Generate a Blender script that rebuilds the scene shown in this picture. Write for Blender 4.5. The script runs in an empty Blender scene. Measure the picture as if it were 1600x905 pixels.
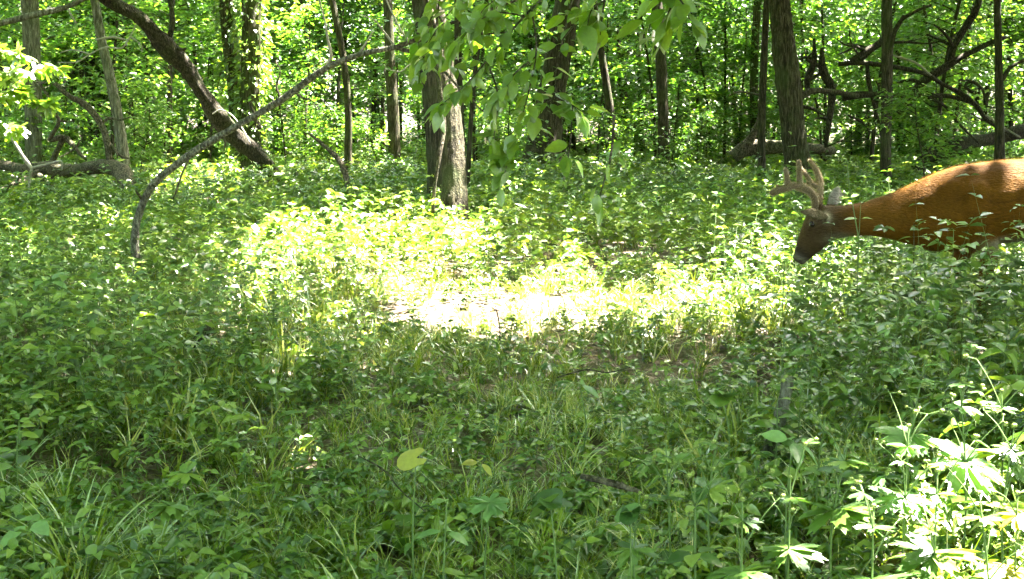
import bpy, bmesh, math, random
import numpy as np
from mathutils import Vector, Matrix, Quaternion, noise as mnoise

# ------------------------------------------------------------------ camera, sky, sun, exposure
scene = bpy.context.scene
C = scene.collection
rs = np.random.default_rng(7)
random.seed(7)

FPX, CX, CY, HORIZ, CAMH = 1931.0, 800.0, 452.5, 190.0, 1.2
PITCH = math.atan((CY - HORIZ) / FPX)
cam_d = bpy.data.cameras.new('camera')
cam = bpy.data.objects.new('camera', cam_d)
C.objects.link(cam)
cam.location = (0, 0, CAMH)
cam.rotation_euler = (math.pi / 2 - PITCH, 0, 0)
cam_d.sensor_width = 36.0
cam_d.lens = 36.0 * FPX / 1600.0
cam_d.clip_start = 0.05
cam_d.clip_end = 600
scene.camera = cam

SUN_EL, SUN_AZ = math.radians(65), math.radians(62)      # azimuth from +Y (ahead) towards +X (right)
SUN = Vector((math.cos(SUN_EL) * math.sin(SUN_AZ), math.cos(SUN_EL) * math.cos(SUN_AZ), math.sin(SUN_EL)))
world = bpy.data.worlds.new('World')
scene.world = world
world.use_nodes = True
wn = world.node_tree
wn.nodes.clear()
wo = wn.nodes.new('ShaderNodeOutputWorld')
wb = wn.nodes.new('ShaderNodeBackground')
sky = wn.nodes.new('ShaderNodeTexSky')
sky.sky_type = 'NISHITA'
sky.sun_disc = False
sky.sun_elevation = SUN_EL
sky.sun_rotation = SUN_AZ
sky.dust_density = 4.0
sky.ozone_density = 0.5
wb.inputs['Strength'].default_value = 0.15
wn.links.new(sky.outputs[0], wb.inputs[0])
wn.links.new(wb.outputs[0], wo.inputs[0])
sl = bpy.data.lights.new('sun', 'SUN')
sl.energy = 5.0
sl.angle = math.radians(0.5)
sl.color = (1.0, 0.95, 0.86)
so = bpy.data.objects.new('sun', sl)
C.objects.link(so)
so.rotation_euler = SUN.to_track_quat('Z', 'Y').to_euler()
so.location = (0, 0, 30)

scene.view_settings.view_transform = 'Standard'
scene.view_settings.look = 'None'
scene.view_settings.gamma = 1
scene.view_settings.exposure = 4.95
scene.render.engine = 'CYCLES'
cy = scene.cycles
cy.use_denoising = True
cy.max_bounces = 7
cy.diffuse_bounces = 4
cy.glossy_bounces = 2
cy.transmission_bounces = 5
cy.transparent_max_bounces = 4
cy.caustics_reflective = False
cy.caustics_refractive = False
cy.sample_clamp_indirect = 6.0

# ------------------------------------------------------------------ helpers
SP, CP = math.sin(PITCH), math.cos(PITCH)

def at(px, py, D):
    """point of the photograph's pixel at forward distance D"""
    a, b = (px - CX) / FPX, (CY - py) / FPX
    dx, dy, dz = a, CP + b * SP, -SP + b * CP
    t = D / dy
    return Vector((dx * t, D, CAMH + dz * t))

def mpp(D):
    return D / FPX

def gz(x, y):
    """ground height"""
    s = 1.0 if np.ndim(x) == 0 else None
    z = 0.05 * np.sin(x * 0.9 + 1.3) * np.cos(y * 0.55 + .4) + 0.03 * np.sin(x * 2.1 + y * 1.7) + 0.00018 * np.clip(y - 12, 0, 80) ** 2
    return z

def tag(o, label=None, cat=None, group=None, kind=None):
    if label: o['label'] = label
    if cat: o['category'] = cat
    if group: o['group'] = group
    if kind: o['kind'] = kind
    return o

def empty(name, loc):
    o = bpy.data.objects.new(name, None)
    o.empty_display_size = .1
    o.location = loc
    C.objects.link(o)
    return o

def child(name, me, parent, world_space=True):
    """mesh given in world coordinates becomes a part of the thing"""
    o = bpy.data.objects.new(name, me)
    C.objects.link(o)
    if parent is not None:
        o.parent = parent
        if world_space:
            o.location = -parent.location
    return o

class Soup:
    """triangles with a random number per piece"""
    def __init__(s): s.V, s.F, s.R, s.M, s.A, s.n = [], [], [], [], [], 0
    def add(s, V, F, R, m=0, anchor=None):
        V = np.asarray(V, np.float32); F = np.asarray(F, np.int64)
        if len(V) == 0: return
        s.V.append(V); s.F.append(F + s.n)
        if anchor is not False: s.A.append(V if anchor is None else np.broadcast_to(np.asarray(anchor, np.float32), V.shape))
        s.R.append(np.broadcast_to(np.asarray(R, np.float32), (len(V),)).copy())
        s.M.append(np.broadcast_to(np.asarray(m, np.int32), (len(F),)).copy())
        s.n += len(V)
    def arrays(s):
        return np.concatenate(s.V), np.concatenate(s.F), np.concatenate(s.R), np.concatenate(s.M)
    def proto(s):
        return (*s.arrays(), np.concatenate(s.A))
    def mesh(s, name, mats, smooth=True):
        V, F, R, M = s.arrays()
        return mesh_from(name, V, F, mats, R, M, smooth)

def mesh_from(name, V, F, mats, R=None, M=None, smooth=True):
    me = bpy.data.meshes.new(name)
    V = np.asarray(V, np.float32); F = np.asarray(F, np.int32)
    me.vertices.add(len(V)); me.vertices.foreach_set('co', V.ravel())
    me.loops.add(F.size); me.loops.foreach_set('vertex_index', F.ravel())
    me.polygons.add(len(F))
    k = F.shape[1]
    me.polygons.foreach_set('loop_start', np.arange(len(F), dtype=np.int32) * k)
    me.polygons.foreach_set('loop_total', np.full(len(F), k, np.int32))
    for m in (mats if isinstance(mats, (list, tuple)) else [mats]): me.materials.append(m)
    if M is not None: me.polygons.foreach_set('material_index', np.asarray(M, np.int32))
    me.polygons.foreach_set('use_smooth', np.full(len(F), smooth, bool))
    if R is not None:
        a = me.attributes.new('rnd', 'FLOAT', 'POINT')
        a.data.foreach_set('value', np.asarray(R, np.float32))
    me.update(calc_edges=True)
    return me

def smooth_path(pts, n):
    """Catmull-Rom resampling of rows (any width)"""
    P = np.asarray(pts, float)
    if len(P) < 3: return np.array([P[0] + (P[-1] - P[0]) * t for t in np.linspace(0, 1, n)])
    Q = np.vstack([2 * P[0] - P[1], P, 2 * P[-1] - P[-2]])
    u = np.linspace(0, len(P) - 1, n)
    out = []
    for t in u:
        i = min(int(t), len(P) - 2); f = t - i
        a, b, c, d = Q[i], Q[i + 1], Q[i + 2], Q[i + 3]
        out.append(.5 * (2 * b + (c - a) * f + (2 * a - 5 * b + 4 * c - d) * f * f + (3 * b - a - 3 * c + d) * f ** 3))
    return np.array(out)

def tube_arrays(P, r, segs=8, rough=0.0, seed=0, ridges=0):
    """triangles of a tube along P with radius r"""
    P = np.asarray(P, float); n = len(P)
    r = np.broadcast_to(np.asarray(r, float), (n,))
    T = np.gradient(P, axis=0); T /= np.linalg.norm(T, axis=1)[:, None] + 1e-9
    ref = np.array([0, 1.0, 0]) if abs(T[0][1]) < .8 else np.array([1.0, 0, 0])
    V = []
    a = np.linspace(0, 2 * np.pi, segs, endpoint=False)
    g = np.random.default_rng(seed)
    ph = g.uniform(0, 6.28, 6)
    for i in range(n):
        x = np.cross(ref, T[i]); x /= np.linalg.norm(x) + 1e-9
        y = np.cross(T[i], x); ref = ref if abs(ref @ T[i]) < .9 else y
        rr = np.full(segs, r[i])
        if rough:
            L = i * 0.9
            rr = rr * (1 + rough * (np.sin(a * 2 + ph[0] + L * .31) * .5 + np.sin(a * 3 + ph[1] - L * .23) * .35 + np.sin(a * 5 + ph[2] + L * .53) * .25 + .5 * g.normal(size=segs) * .5))
        if ridges:
            rr = rr * (1 + .03 * np.sin(a * ridges + 1.2 * np.sin(i * .35 + ph[3]) + ph[4]) + .03 * g.normal(size=segs))
        V.append(P[i] + np.outer(np.cos(a) * rr, x) + np.outer(np.sin(a) * rr, y))
    V.append(P[:1]); V.append(P[-1:])
    V = np.vstack(V)
    F = []
    for i in range(n - 1):
        for j in range(segs):
            k = (j + 1) % segs
            A, B, Cc, D = i * segs + j, i * segs + k, (i + 1) * segs + k, (i + 1) * segs + j
            F += [(A, B, Cc), (A, Cc, D)]
    c0, c1 = n * segs, n * segs + 1
    for j in range(segs):
        k = (j + 1) % segs
        F.append((c0, k, j)); F.append((c1, (n - 1) * segs + j, (n - 1) * segs + k))
    return V, np.array(F)

# ------------------------------------------------------------------ materials
def nodes_of(name):
    m = bpy.data.materials.new(name); m.use_nodes = True
    nt = m.node_tree; nt.nodes.clear()
    return m, nt, nt.nodes.new, nt.links.new

def ramp(N, cols):
    r = N('ShaderNodeValToRGB')
    el = r.color_ramp.elements
    while len(el) < len(cols): el.new(.5)
    for e, (p, c) in zip(el, cols): e.position = p; e.color = (*c, 1)
    return r

def leaf_mat(name, cols, trans, tmix=.45, gloss=.055, rough=.36, scale=1.4, blemish=.12):
    m, nt, N, L = nodes_of(name)
    att = N('ShaderNodeAttribute'); att.attribute_name = 'rnd'
    oi = N('ShaderNodeObjectInfo')
    ad = N('ShaderNodeMath'); ad.operation = 'ADD'; L(att.outputs['Fac'], ad.inputs[0]); L(oi.outputs['Random'], ad.inputs[1])
    fr = N('ShaderNodeMath'); fr.operation = 'FRACT'; L(ad.outputs[0], fr.inputs[0])
    geo = N('ShaderNodeNewGeometry')
    nz = N('ShaderNodeTexNoise'); nz.inputs['Scale'].default_value = scale; L(geo.outputs['Position'], nz.inputs['Vector'])
    mx = N('ShaderNodeMath'); mx.operation = 'MULTIPLY_ADD'; L(nz.outputs['Fac'], mx.inputs[0]); mx.inputs[1].default_value = .5
    L(fr.outputs[0], mx.inputs[2])
    sb = N('ShaderNodeMath'); sb.operation = 'SUBTRACT'; L(mx.outputs[0], sb.inputs[0]); sb.inputs[1].default_value = .25; sb.use_clamp = True
    r1 = ramp(N, cols); L(sb.outputs[0], r1.inputs[0])
    # small blemishes and vein-like mottling
    n2 = N('ShaderNodeTexNoise'); n2.inputs['Scale'].default_value = 90; n2.inputs['Detail'].default_value = 3
    L(geo.outputs['Position'], n2.inputs['Vector'])
    mr = N('ShaderNodeMapRange'); mr.inputs[1].default_value = .3; mr.inputs[2].default_value = .7
    mr.inputs[3].default_value = 1 - blemish; mr.inputs[4].default_value = 1 + blemish
    L(n2.outputs['Fac'], mr.inputs[0])
    mu = N('ShaderNodeVectorMath'); mu.operation = 'SCALE'; L(r1.outputs[0], mu.inputs[0]); L(mr.outputs[0], mu.inputs['Scale'])
    bp = N('ShaderNodeBump'); bp.inputs['Strength'].default_value = .35; bp.inputs['Distance'].default_value = .004; L(n2.outputs['Fac'], bp.inputs['Height'])
    df = N('ShaderNodeBsdfDiffuse'); L(mu.outputs[0], df.inputs['Color']); L(bp.outputs[0], df.inputs['Normal'])
    tr = N('ShaderNodeBsdfTranslucent')
    tc = N('ShaderNodeMix'); tc.data_type = 'RGBA'; tc.blend_type = 'MULTIPLY'; tc.inputs[0].default_value = 1
    L(mu.outputs[0], tc.inputs[6]); tc.inputs[7].default_value = (*trans, 1)
    L(tc.outputs[2], tr.inputs['Color'])
    ms = N('ShaderNodeMixShader'); ms.inputs[0].default_value = tmix; L(df.outputs[0], ms.inputs[1]); L(tr.outputs[0], ms.inputs[2])
    gl = N('ShaderNodeBsdfGlossy'); gl.inputs['Roughness'].default_value = rough; gl.inputs['Color'].default_value = (1, 1, 1, 1); L(bp.outputs[0], gl.inputs['Normal'])
    lw = N('ShaderNodeFresnel'); lw.inputs['IOR'].default_value = 1.42
    ml = N('ShaderNodeMath'); ml.operation = 'MULTIPLY_ADD'; L(lw.outputs[0], ml.inputs[0]); ml.inputs[1].default_value = .16; ml.inputs[2].default_value = gloss; ml.use_clamp = True
    m2 = N('ShaderNodeMixShader'); L(ml.outputs[0], m2.inputs[0]); L(ms.outputs[0], m2.inputs[1]); L(gl.outputs[0], m2.inputs[2])
    o = N('ShaderNodeOutputMaterial'); L(m2.outputs[0], o.inputs[0])
    return m

GREEN = [(0, (.030, .066, .008)), (.3, (.066, .125, .012)), (.65, (.118, .19, .016)), (1, (.205, .262, .022))]
GREEN_FAR = [(0, (.034, .089, .014)), (.4, (.061, .136, .019)), (.75, (.098, .183, .023)), (1, (.165, .235, .028))]
GREEN_BLUE = [(0, (.026, .064, .013)), (.35, (.055, .118, .020)), (.75, (.099, .170, .026)), (1, (.182, .243, .032))]
GRASSC = [(0, (.07, .11, .010)), (.4, (.14, .20, .016)), (.75, (.22, .26, .03)), (1, (.42, .38, .15))]
M_weed = leaf_mat('weed_leaf', GREEN_BLUE, (1.7, 1.8, .6), .25, gloss=.05, rough=.32)
M_weed2 = leaf_mat('low_leaf', GREEN, (1.7, 1.8, .5), .27, gloss=.036)
M_grass = leaf_mat('grass_blade', GRASSC, (1.5, 1.6, .6), .3, gloss=.03)
M_far = leaf_mat('wood_leaf', GREEN_FAR, (1.7, 1.9, .6), .5, gloss=.03)
M_canopy = leaf_mat('canopy_leaf', GREEN_FAR, (1.8, 1.9, .6), .45, gloss=.02)
M_hang = leaf_mat('branch_leaf', [(0, (.07, .14, .016)), (.5, (.11, .19, .02)), (1, (.17, .24, .03))], (1.8, 1.8, .5), .6, gloss=.05)
M_yellow = leaf_mat('yellow_leaf', [(0, (.22, .24, .03)), (1, (.30, .27, .03))], (1.6, 1.5, .4), .5)
M_pale = leaf_mat('pale_leaf', [(0, (.10, .20, .06)), (1, (.15, .26, .08))], (1.6, 1.6, .7), .45)
M_ivy = leaf_mat('ivy_leaf', GREEN, (1.6, 1.8, .6), .35)
M_litter = leaf_mat('litter_leaf', [(0, (.05, .035, .022)), (.5, (.12, .085, .05)), (1, (.24, .19, .12))], (1.2, 1, .8), .15, gloss=.02, rough=.6)

def plain_mat(name, col, rough=.7, var=.25, scale=30, bump=.2):
    m, nt, N, L = nodes_of(name)
    geo = N('ShaderNodeTexCoord')
    nz = N('ShaderNodeTexNoise'); nz.inputs['Scale'].default_value = scale; nz.inputs['Detail'].default_value = 5
    L(geo.outputs['Object'], nz.inputs['Vector'])
    r = ramp(N, [(.3, tuple(c * (1 - var) for c in col)), (.7, tuple(c * (1 + var) for c in col))]); L(nz.outputs['Fac'], r.inputs[0])
    b = N('ShaderNodeBsdfPrincipled'); b.inputs['Roughness'].default_value = rough; L(r.outputs[0], b.inputs['Base Color'])
    b.inputs['Specular IOR Level'].default_value = .3
    bp = N('ShaderNodeBump'); bp.inputs['Strength'].default_value = bump; bp.inputs['Distance'].default_value = .01; L(nz.outputs['Fac'], bp.inputs['Height']); L(bp.outputs[0], b.inputs['Normal'])
    o = N('ShaderNodeOutputMaterial'); L(b.outputs[0], o.inputs[0])
    return m
M_stem = plain_mat('green_stem', (.09, .14, .04), .5)
M_bur = plain_mat('bur', (.22, .27, .07), .7, .3, 300, .5)
M_deadtwig = plain_mat('bleached_twig', (.24, .22, .185), .7)

def bark_mat(name, dark, light, moss=(.05, .075, .02), moss_amt=.3, fs=38, zs=.16):
    m, nt, N, L = nodes_of(name)
    tc = N('ShaderNodeTexCoord')
    mp = N('ShaderNodeMapping'); mp.inputs['Scale'].default_value = (1, 1, zs); L(tc.outputs['Object'], mp.inputs[0])
    n1 = N('ShaderNodeTexNoise'); n1.inputs['Scale'].default_value = fs; n1.inputs['Detail'].default_value = 4; n1.inputs['Roughness'].default_value = .6; n1.inputs['Distortion'].default_value = .4; L(mp.outputs[0], n1.inputs['Vector'])
    n2 = N('ShaderNodeTexNoise'); n2.inputs['Scale'].default_value = 70; n2.inputs['Detail'].default_value = 5; L(tc.outputs['Object'], n2.inputs['Vector'])
    r1 = ramp(N, [(.34, tuple(c * .5 for c in dark)), (.47, dark), (.62, light)]); L(n1.outputs['Fac'], r1.inputs[0])
    r2 = ramp(N, [(.3, (.7, .7, .7)), (.7, (1.2, 1.18, 1.15))]); L(n2.outputs['Fac'], r2.inputs[0])
    mu = N('ShaderNodeMix'); mu.data_type = 'RGBA'; mu.blend_type = 'MULTIPLY'; mu.inputs[0].default_value = 1; L(r1.outputs[0], mu.inputs[6]); L(r2.outputs[0], mu.inputs[7])
    n3 = N('ShaderNodeTexNoise'); n3.inputs['Scale'].default_value = 3.0; n3.inputs['Detail'].default_value = 6; L(tc.outputs['Object'], n3.inputs['Vector'])
    r3 = ramp(N, [(.46, (0, 0, 0)), (.66, (1, 1, 1))]); L(n3.outputs['Fac'], r3.inputs[0])
    mm = N('ShaderNodeMath'); mm.operation = 'MULTIPLY'; mm.inputs[1].default_value = moss_amt; L(r3.outputs[0], mm.inputs[0])
    mo = N('ShaderNodeMix'); mo.data_type = 'RGBA'; L(mm.outputs[0], mo.inputs[0]); L(mu.outputs[2], mo.inputs[6]); mo.inputs[7].default_value = (*moss, 1)
    b = N('ShaderNodeBsdfPrincipled'); b.inputs['Roughness'].default_value = .9; b.inputs['Specular IOR Level'].default_value = .15; L(mo.outputs[2], b.inputs['Base Color'])
    hs = N('ShaderNodeMath'); hs.operation = 'MULTIPLY_ADD'; L(n2.outputs['Fac'], hs.inputs[0]); hs.inputs[1].default_value = .35; L(n1.outputs['Fac'], hs.inputs[2])
    bp = N('ShaderNodeBump'); bp.inputs['Strength'].default_value = .9; bp.inputs['Distance'].default_value = .04; L(hs.outputs[0], bp.inputs['Height']); L(bp.outputs[0], b.inputs['Normal'])
    o = N('ShaderNodeOutputMaterial'); L(b.outputs[0], o.inputs[0])
    return m
M_bark = bark_mat('furrowed_bark', (.03, .026, .016), (.085, .074, .046), moss_amt=.45)
M_bark_d = bark_mat('dark_bark', (.03, .026, .018), (.075, .062, .042), moss_amt=.35)
M_bark_g = bark_mat('grey_bark', (.10, .095, .075), (.21, .20, .165), moss_amt=.35)
M_bark_m = bark_mat('mossy_bark', (.04, .038, .022), (.10, .09, .055), moss_amt=.75)
M_bark_l = bark_mat('leaning_bark', (.022, .019, .014), (.07, .058, .04), fs=45, zs=.5, moss_amt=.25)
M_bark_s = bark_mat('sapling_bark', (.08, .075, .06), (.22, .21, .175), fs=60, zs=.5, moss_amt=.4)
M_dead = bark_mat('dead_wood', (.045, .038, .026), (.13, .11, .08), fs=45, zs=.55, moss_amt=.3)

# ground: soil with thatch
def ground_mat():
    m, nt, N, L = nodes_of('forest_soil')
    geo = N('ShaderNodeNewGeometry')
    n1 = N('ShaderNodeTexNoise'); n1.inputs['Scale'].default_value = 1.1; n1.inputs['Detail'].default_value = 6; L(geo.outputs['Position'], n1.inputs['Vector'])
    n2 = N('ShaderNodeTexNoise'); n2.inputs['Scale'].default_value = 35; n2.inputs['Detail'].default_value = 8; L(geo.outputs['Position'], n2.inputs['Vector'])
    r1 = ramp(N, [(.35, (.045, .034, .022)), (.65, (.16, .13, .09))]); L(n1.outputs['Fac'], r1.inputs[0])
    r2 = ramp(N, [(.3, (.55, .55, .55)), (.7, (1.4, 1.4, 1.4))]); L(n2.outputs['Fac'], r2.inputs[0])
    mu = N('ShaderNodeMix'); mu.data_type = 'RGBA'; mu.blend_type = 'MULTIPLY'; mu.inputs[0].default_value = 1; L(r1.outputs[0], mu.inputs[6]); L(r2.outputs[0], mu.inputs[7])
    b = N('ShaderNodeBsdfPrincipled'); b.inputs['Roughness'].default_value = .95; b.inputs['Specular IOR Level'].default_value = .15; L(mu.outputs[2], b.inputs['Base Color'])
    bp = N('ShaderNodeBump'); bp.inputs['Strength'].default_value = .8; bp.inputs['Distance'].default_value = .03; L(n2.outputs['Fac'], bp.inputs['Height']); L(bp.outputs[0], b.inputs['Normal'])
    o = N('ShaderNodeOutputMaterial'); L(b.outputs[0], o.inputs[0])
    return m
M_soil = ground_mat()

# ------------------------------------------------------------------ ground
def build_ground():
    xs = np.unique(np.concatenate([np.linspace(-260, -16, 40), np.linspace(-16, 16, 100), np.linspace(16, 260, 40)]))
    ys = np.unique(np.concatenate([np.linspace(-60, 0, 14), np.linspace(0, 24, 84), np.linspace(24, 320, 70)]))
    X, Y = np.meshgrid(xs, ys)
    Z = gz(X, Y) + .012 * rs.normal(size=X.shape)
    V = np.stack([X, Y, Z], -1).reshape(-1, 3)
    nx, ny = len(xs), len(ys)
    i, j = np.meshgrid(np.arange(nx - 1), np.arange(ny - 1))
    a = (j * nx + i).ravel()
    F = np.stack([a, a + 1, a + nx + 1, a + nx], 1)
    o = child('ground', mesh_from('ground', V, F, M_soil), None)
    tag(o, 'dark forest soil under the weeds', 'ground', kind='structure')
build_ground()

# ------------------------------------------------------------------ where the sun reaches (gaps cut into the overhead leaves to shape the sunlight)
SV = np.array(SUN)
LIT = []          # points (x, y, z, radius, fraction of leaves taken out of the sun's way)
def inside(P, px, py):
    ins = False; j = len(P) - 1
    for i in range(len(P)):
        if (P[i][1] > py) != (P[j][1] > py) and px < (P[j][0] - P[i][0]) * (py - P[i][1]) / (P[j][1] - P[i][1]) + P[i][0]: ins = not ins
        j = i
    return ins
LG = random.Random(5)
def lit_poly(poly, h, r, frac, grid=.2, drop=0.0):
    W = []
    for px, py in poly:
        D = (CAMH - h) * FPX / max(py - HORIZ, 5); p = at(px, py, D); W.append((p.x, p.y))
    W = np.array(W)
    for y in np.arange(W[:, 1].min(), W[:, 1].max() + grid, grid):
        for x in np.arange(W[:, 0].min(), W[:, 0].max() + grid, grid):
            if inside(W, x, y) and LG.random() >= drop: LIT.append((x + LG.uniform(-.5, .5) * grid, y + LG.uniform(-.5, .5) * grid, h, r * LG.uniform(.7, 1.25), frac))
def lit_pt(px, py, D, r, frac):
    p = at(px, py, D); LIT.append((p.x, p.y, p.z, r, frac))
lit_poly([(365, 400), (430, 340), (560, 334), (735, 342), (745, 392), (640, 402), (520, 388), (470, 412), (390, 440)], .22, .25, .97, .17, .36)
lit_poly([(560, 395), (750, 380), (765, 440), (700, 462), (620, 440)], .2, .22, .95, .17, .5)
lit_poly([(670, 455), (800, 458), (935, 448), (935, 496), (850, 506), (690, 498)], .05, .24, 1, .17, .0)
lit_poly([(872, 380), (925, 372), (938, 430), (890, 442)], .25, .22, .97, .17, .1)
lit_poly([(985, 455), (1060, 428), (1180, 418), (1238, 425), (1232, 462), (1100, 482), (1000, 480)], .2, .22, .97, .17, .45)
lit_poly([(380, 440), (660, 440), (670, 490), (540, 520), (420, 500)], .25, .16, .95, .17, .75)
lit_poly([(60, 320), (340, 320), (340, 480), (60, 480)], .3, .16, .95, .25, .9)
lit_poly([(760, 330), (1220, 330), (1240, 420), (950, 430), (780, 400)], .3, .10, .9, .25, .93)
lit_poly([(200, 235), (640, 240), (640, 320), (200, 320)], .3, .25, .9, .6, .92)
lit_poly([(740, 240), (1500, 245), (1500, 320), (740, 320)], .3, .25, .9, .6, .94)
lit_poly([(1040, 760), (1200, 690), (1420, 590), (1640, 570), (1660, 900), (1040, 900)], .45, .2, .97, .2, .15)
lit_poly([(1250, 720), (1400, 660), (1640, 620), (1660, 900), (1250, 900)], .45, .22, .97, .2, .1)
lit_poly([(270, 262), (350, 255), (360, 300), (260, 300)], .25, .3, .9)
for px, py in [(1485, 262), (1510, 258), (1530, 262), (1560, 262), (1590, 262), (1620, 255), (1660, 255), (1540, 290), (1500, 285), (1585, 295)]:
    lit_pt(px, py, 6.8, .27, 1)
for px, py in [(1240, 270), (1215, 275), (1285, 265)]: lit_pt(px, py, 6.75, .2, .9)
for px, py in [(680, 40), (710, 90), (750, 60), (790, 110), (690, 140), (870, 150), (1040, 40)]:
    lit_pt(px, py, 4.6, .25, .95)
for px, py in [(520, 100), (580, 80), (620, 70), (460, 140)]: lit_pt(px, py, 8.2, .16, .9)
for px, py, D in [(30, 130, 9), (60, 170, 9), (620, 220, 26), (660, 215, 26), (580, 225, 25), (700, 225, 25), (150, 330, 13)]: lit_pt(px, py, D, .5, .9)
LIT = np.array(LIT)

def in_sun_way(Pts):
    """fraction of thinning for each point (0 none .. 1 all)"""
    out = np.zeros(len(Pts))
    base = Pts - SV * (Pts[:, 2:3] / SV[2])                       # slid along the sun ray to z = 0
    L0 = LIT[:, :3] - SV * (LIT[:, 2:3] / SV[2])
    # horizontal metric of the plane section along the ray
    for k in range(0, len(Pts), 20000):
        b = base[k:k + 20000]
        d = (b[:, None, :2] - L0[None, :, :2])
        hit = (d ** 2).sum(2) < (LIT[None, :, 3] * 1.15) ** 2
        hit &= (Pts[k:k + 20000, None, 2] > LIT[None, :, 2] + .12)
        out[k:k + 20000] = np.max(np.where(hit, LIT[None, :, 4], 0), 1)
    return out

# ------------------------------------------------------------------ leaf shapes (length along +X, unit long, face up +Z)
def leaf_ovate(n=5, w=.28, fold=.12, droop=.18, power=.85, wav=0.0):
    ts = np.linspace(0, 1, n + 1)
    V, F = [(0, 0, 0)], []
    rows = []
    for i, t in enumerate(ts[1:-1]):
        hw = w * math.sin(math.pi * t ** power) ** .9 * (1 + wav * (-1) ** i)
        z = -droop * t * t
        k = len(V)
        V += [(t, -hw, z + fold * hw * 1.6), (t, 0, z), (t, hw, z + fold * hw * 1.6)]
        rows.append(k)
    V.append((1, 0, -droop)); tip = len(V) - 1
    F += [(0, rows[0], rows[0] + 1), (0, rows[0] + 1, rows[0] + 2)]
    for a, b in zip(rows[:-1], rows[1:]):
        F += [(a, b, b + 1), (a, b + 1, a + 1), (a + 1, b + 1, b + 2), (a + 1, b + 2, a + 2)]
    a = rows[-1]
    F += [(a, tip, a + 1), (a + 1, tip, a + 2)]
    return np.array(V, float), np.array(F)

def leaf_quad(w=.3, fold=.1, droop=.1):
    return np.array([(0, 0, 0), (.45, -w, fold), (.45, w, fold), (1, 0, -droop)], float), np.array([(0, 1, 3), (0, 3, 2)])

def leaf_lobed(lobes=5, n=7, spread=2.3, depth=.55, teeth=.06, droop=.25):
    """deeply cut palmate leaf, petiole at the origin"""
    V, F = [(0, 0, 0)], []
    m = lobes * n
    th = np.linspace(-spread, spread, m + 1)
    for i, a in enumerate(th):
        ph = (a + spread) / (2 * spread) * lobes
        f = ph - math.floor(ph) if i < m else 0
        r = (1 - depth) + depth * math.sin(math.pi * f) ** .8
        r *= (.62 + .38 * math.cos(a * .55)) * (1 + teeth * (-1) ** i)
        V.append((r * math.cos(a), r * math.sin(a), -droop * r * r + .05 * math.sin(a * 3)))
    for i in range(m): F.append((0, i + 1, i + 2))
    return np.array(V, float), np.array(F)

def leaf_heart(droop=.12, n=14):
    V, F = [(0, 0, 0)], []
    for i in range(n + 1):
        a = -math.pi * .86 + 2 * math.pi * .86 * i / n
        r = .5 + .5 * max(0, math.cos(a)) ** 2 * .9 - .06 * abs(math.sin(a)) + .08 * (abs(a) > 1.9)
        V.append((r * math.cos(a), r * math.sin(a) * .95, .08 * abs(math.sin(a)) - droop * r * r * max(0, math.cos(a))))
    for i in range(n): F.append((0, i + 1, i + 2))
    return np.array(V, float), np.array(F)

def place(leaf, pos, yaw, pitch, roll, size):
    V, F = leaf
    cy_, sy_ = math.cos(yaw), math.sin(yaw); cp, sp = math.cos(pitch), math.sin(pitch); cr, sr = math.cos(roll), math.sin(roll)
    Rz = np.array([[cy_, -sy_, 0], [sy_, cy_, 0], [0, 0, 1]]); Ry = np.array([[cp, 0, -sp], [0, 1, 0], [sp, 0, cp]]); Rx = np.array([[1, 0, 0], [0, cr, -sr], [0, sr, cr]])
    return (V * size) @ (Rz @ Ry @ Rx).T + np.asarray(pos), F

# ------------------------------------------------------------------ plant prototypes for the uncounted ground cover
LOD = {3: [leaf_ovate(4, .23, .45, .3, .62), leaf_ovate(4, .29, .35, .25, .58), leaf_ovate(4, .16, .4, .35, .7, .06)],
       2: [leaf_ovate(3, .25, .25, .2, .62), leaf_ovate(3, .31, .2, .15, .6), leaf_ovate(3, .18, .2, .25, .7)],
       1: [leaf_quad(.3, .08, .1), leaf_quad(.36, .05, .05), leaf_quad(.24, .1, .15)]}
LOD[0] = LOD[1]

def stem_to(s, p0, p1, r, m=1, bend=.0, g=None):
    p0, p1 = np.asarray(p0, float), np.asarray(p1, float)
    mid = (p0 + p1) / 2 + (g.normal(size=3) * bend * np.linalg.norm(p1 - p0) if g is not None else 0)
    d = p1 - p0; n = np.cross(d, [.3, .7, .2]); n = n / np.linalg.norm(n) * r; n2 = np.cross(d, n); n2 = n2 / np.linalg.norm(n2) * r
    s.add(np.array([p0 + n, p0 - n * .5 + n2, p0 - n * .5 - n2, mid + n, mid - n * .5 + n2, mid - n * .5 - n2, p1]), [(0, 1, 4), (0, 4, 3), (1, 2, 5), (1, 5, 4), (2, 0, 3), (2, 3, 5), (3, 4, 6), (4, 5, 6), (5, 3, 6)], .5, m)

def proto_upright(g, lod):
    """stem with tiers of opposite leaves"""
    s = Soup(); h = g.uniform(.7, 1.1) ; lean = g.normal(size=2) * .12
    top = np.array([lean[0], lean[1], h]); nt = g.integers(6, 10)
    if lod > 1: stem_to(s, (0, 0, 0), top, .009, 1, .03, g)
    L = LOD[lod][g.integers(3)]
    for k in range(nt):
        t = .25 + .75 * (k + 1) / nt
        p = top * t; a0 = k * 1.57 + g.uniform(-.3, .3)
        for q in (0, 1):
            V, F = place(L, p, a0 + q * math.pi + g.normal() * .2, g.normal() * .35 + .05, g.normal() * .38, g.uniform(.24, .40) * (1.1 - .35 * t))
            s.add(V, F, g.uniform(), 0, p)
    return s.proto()

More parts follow.
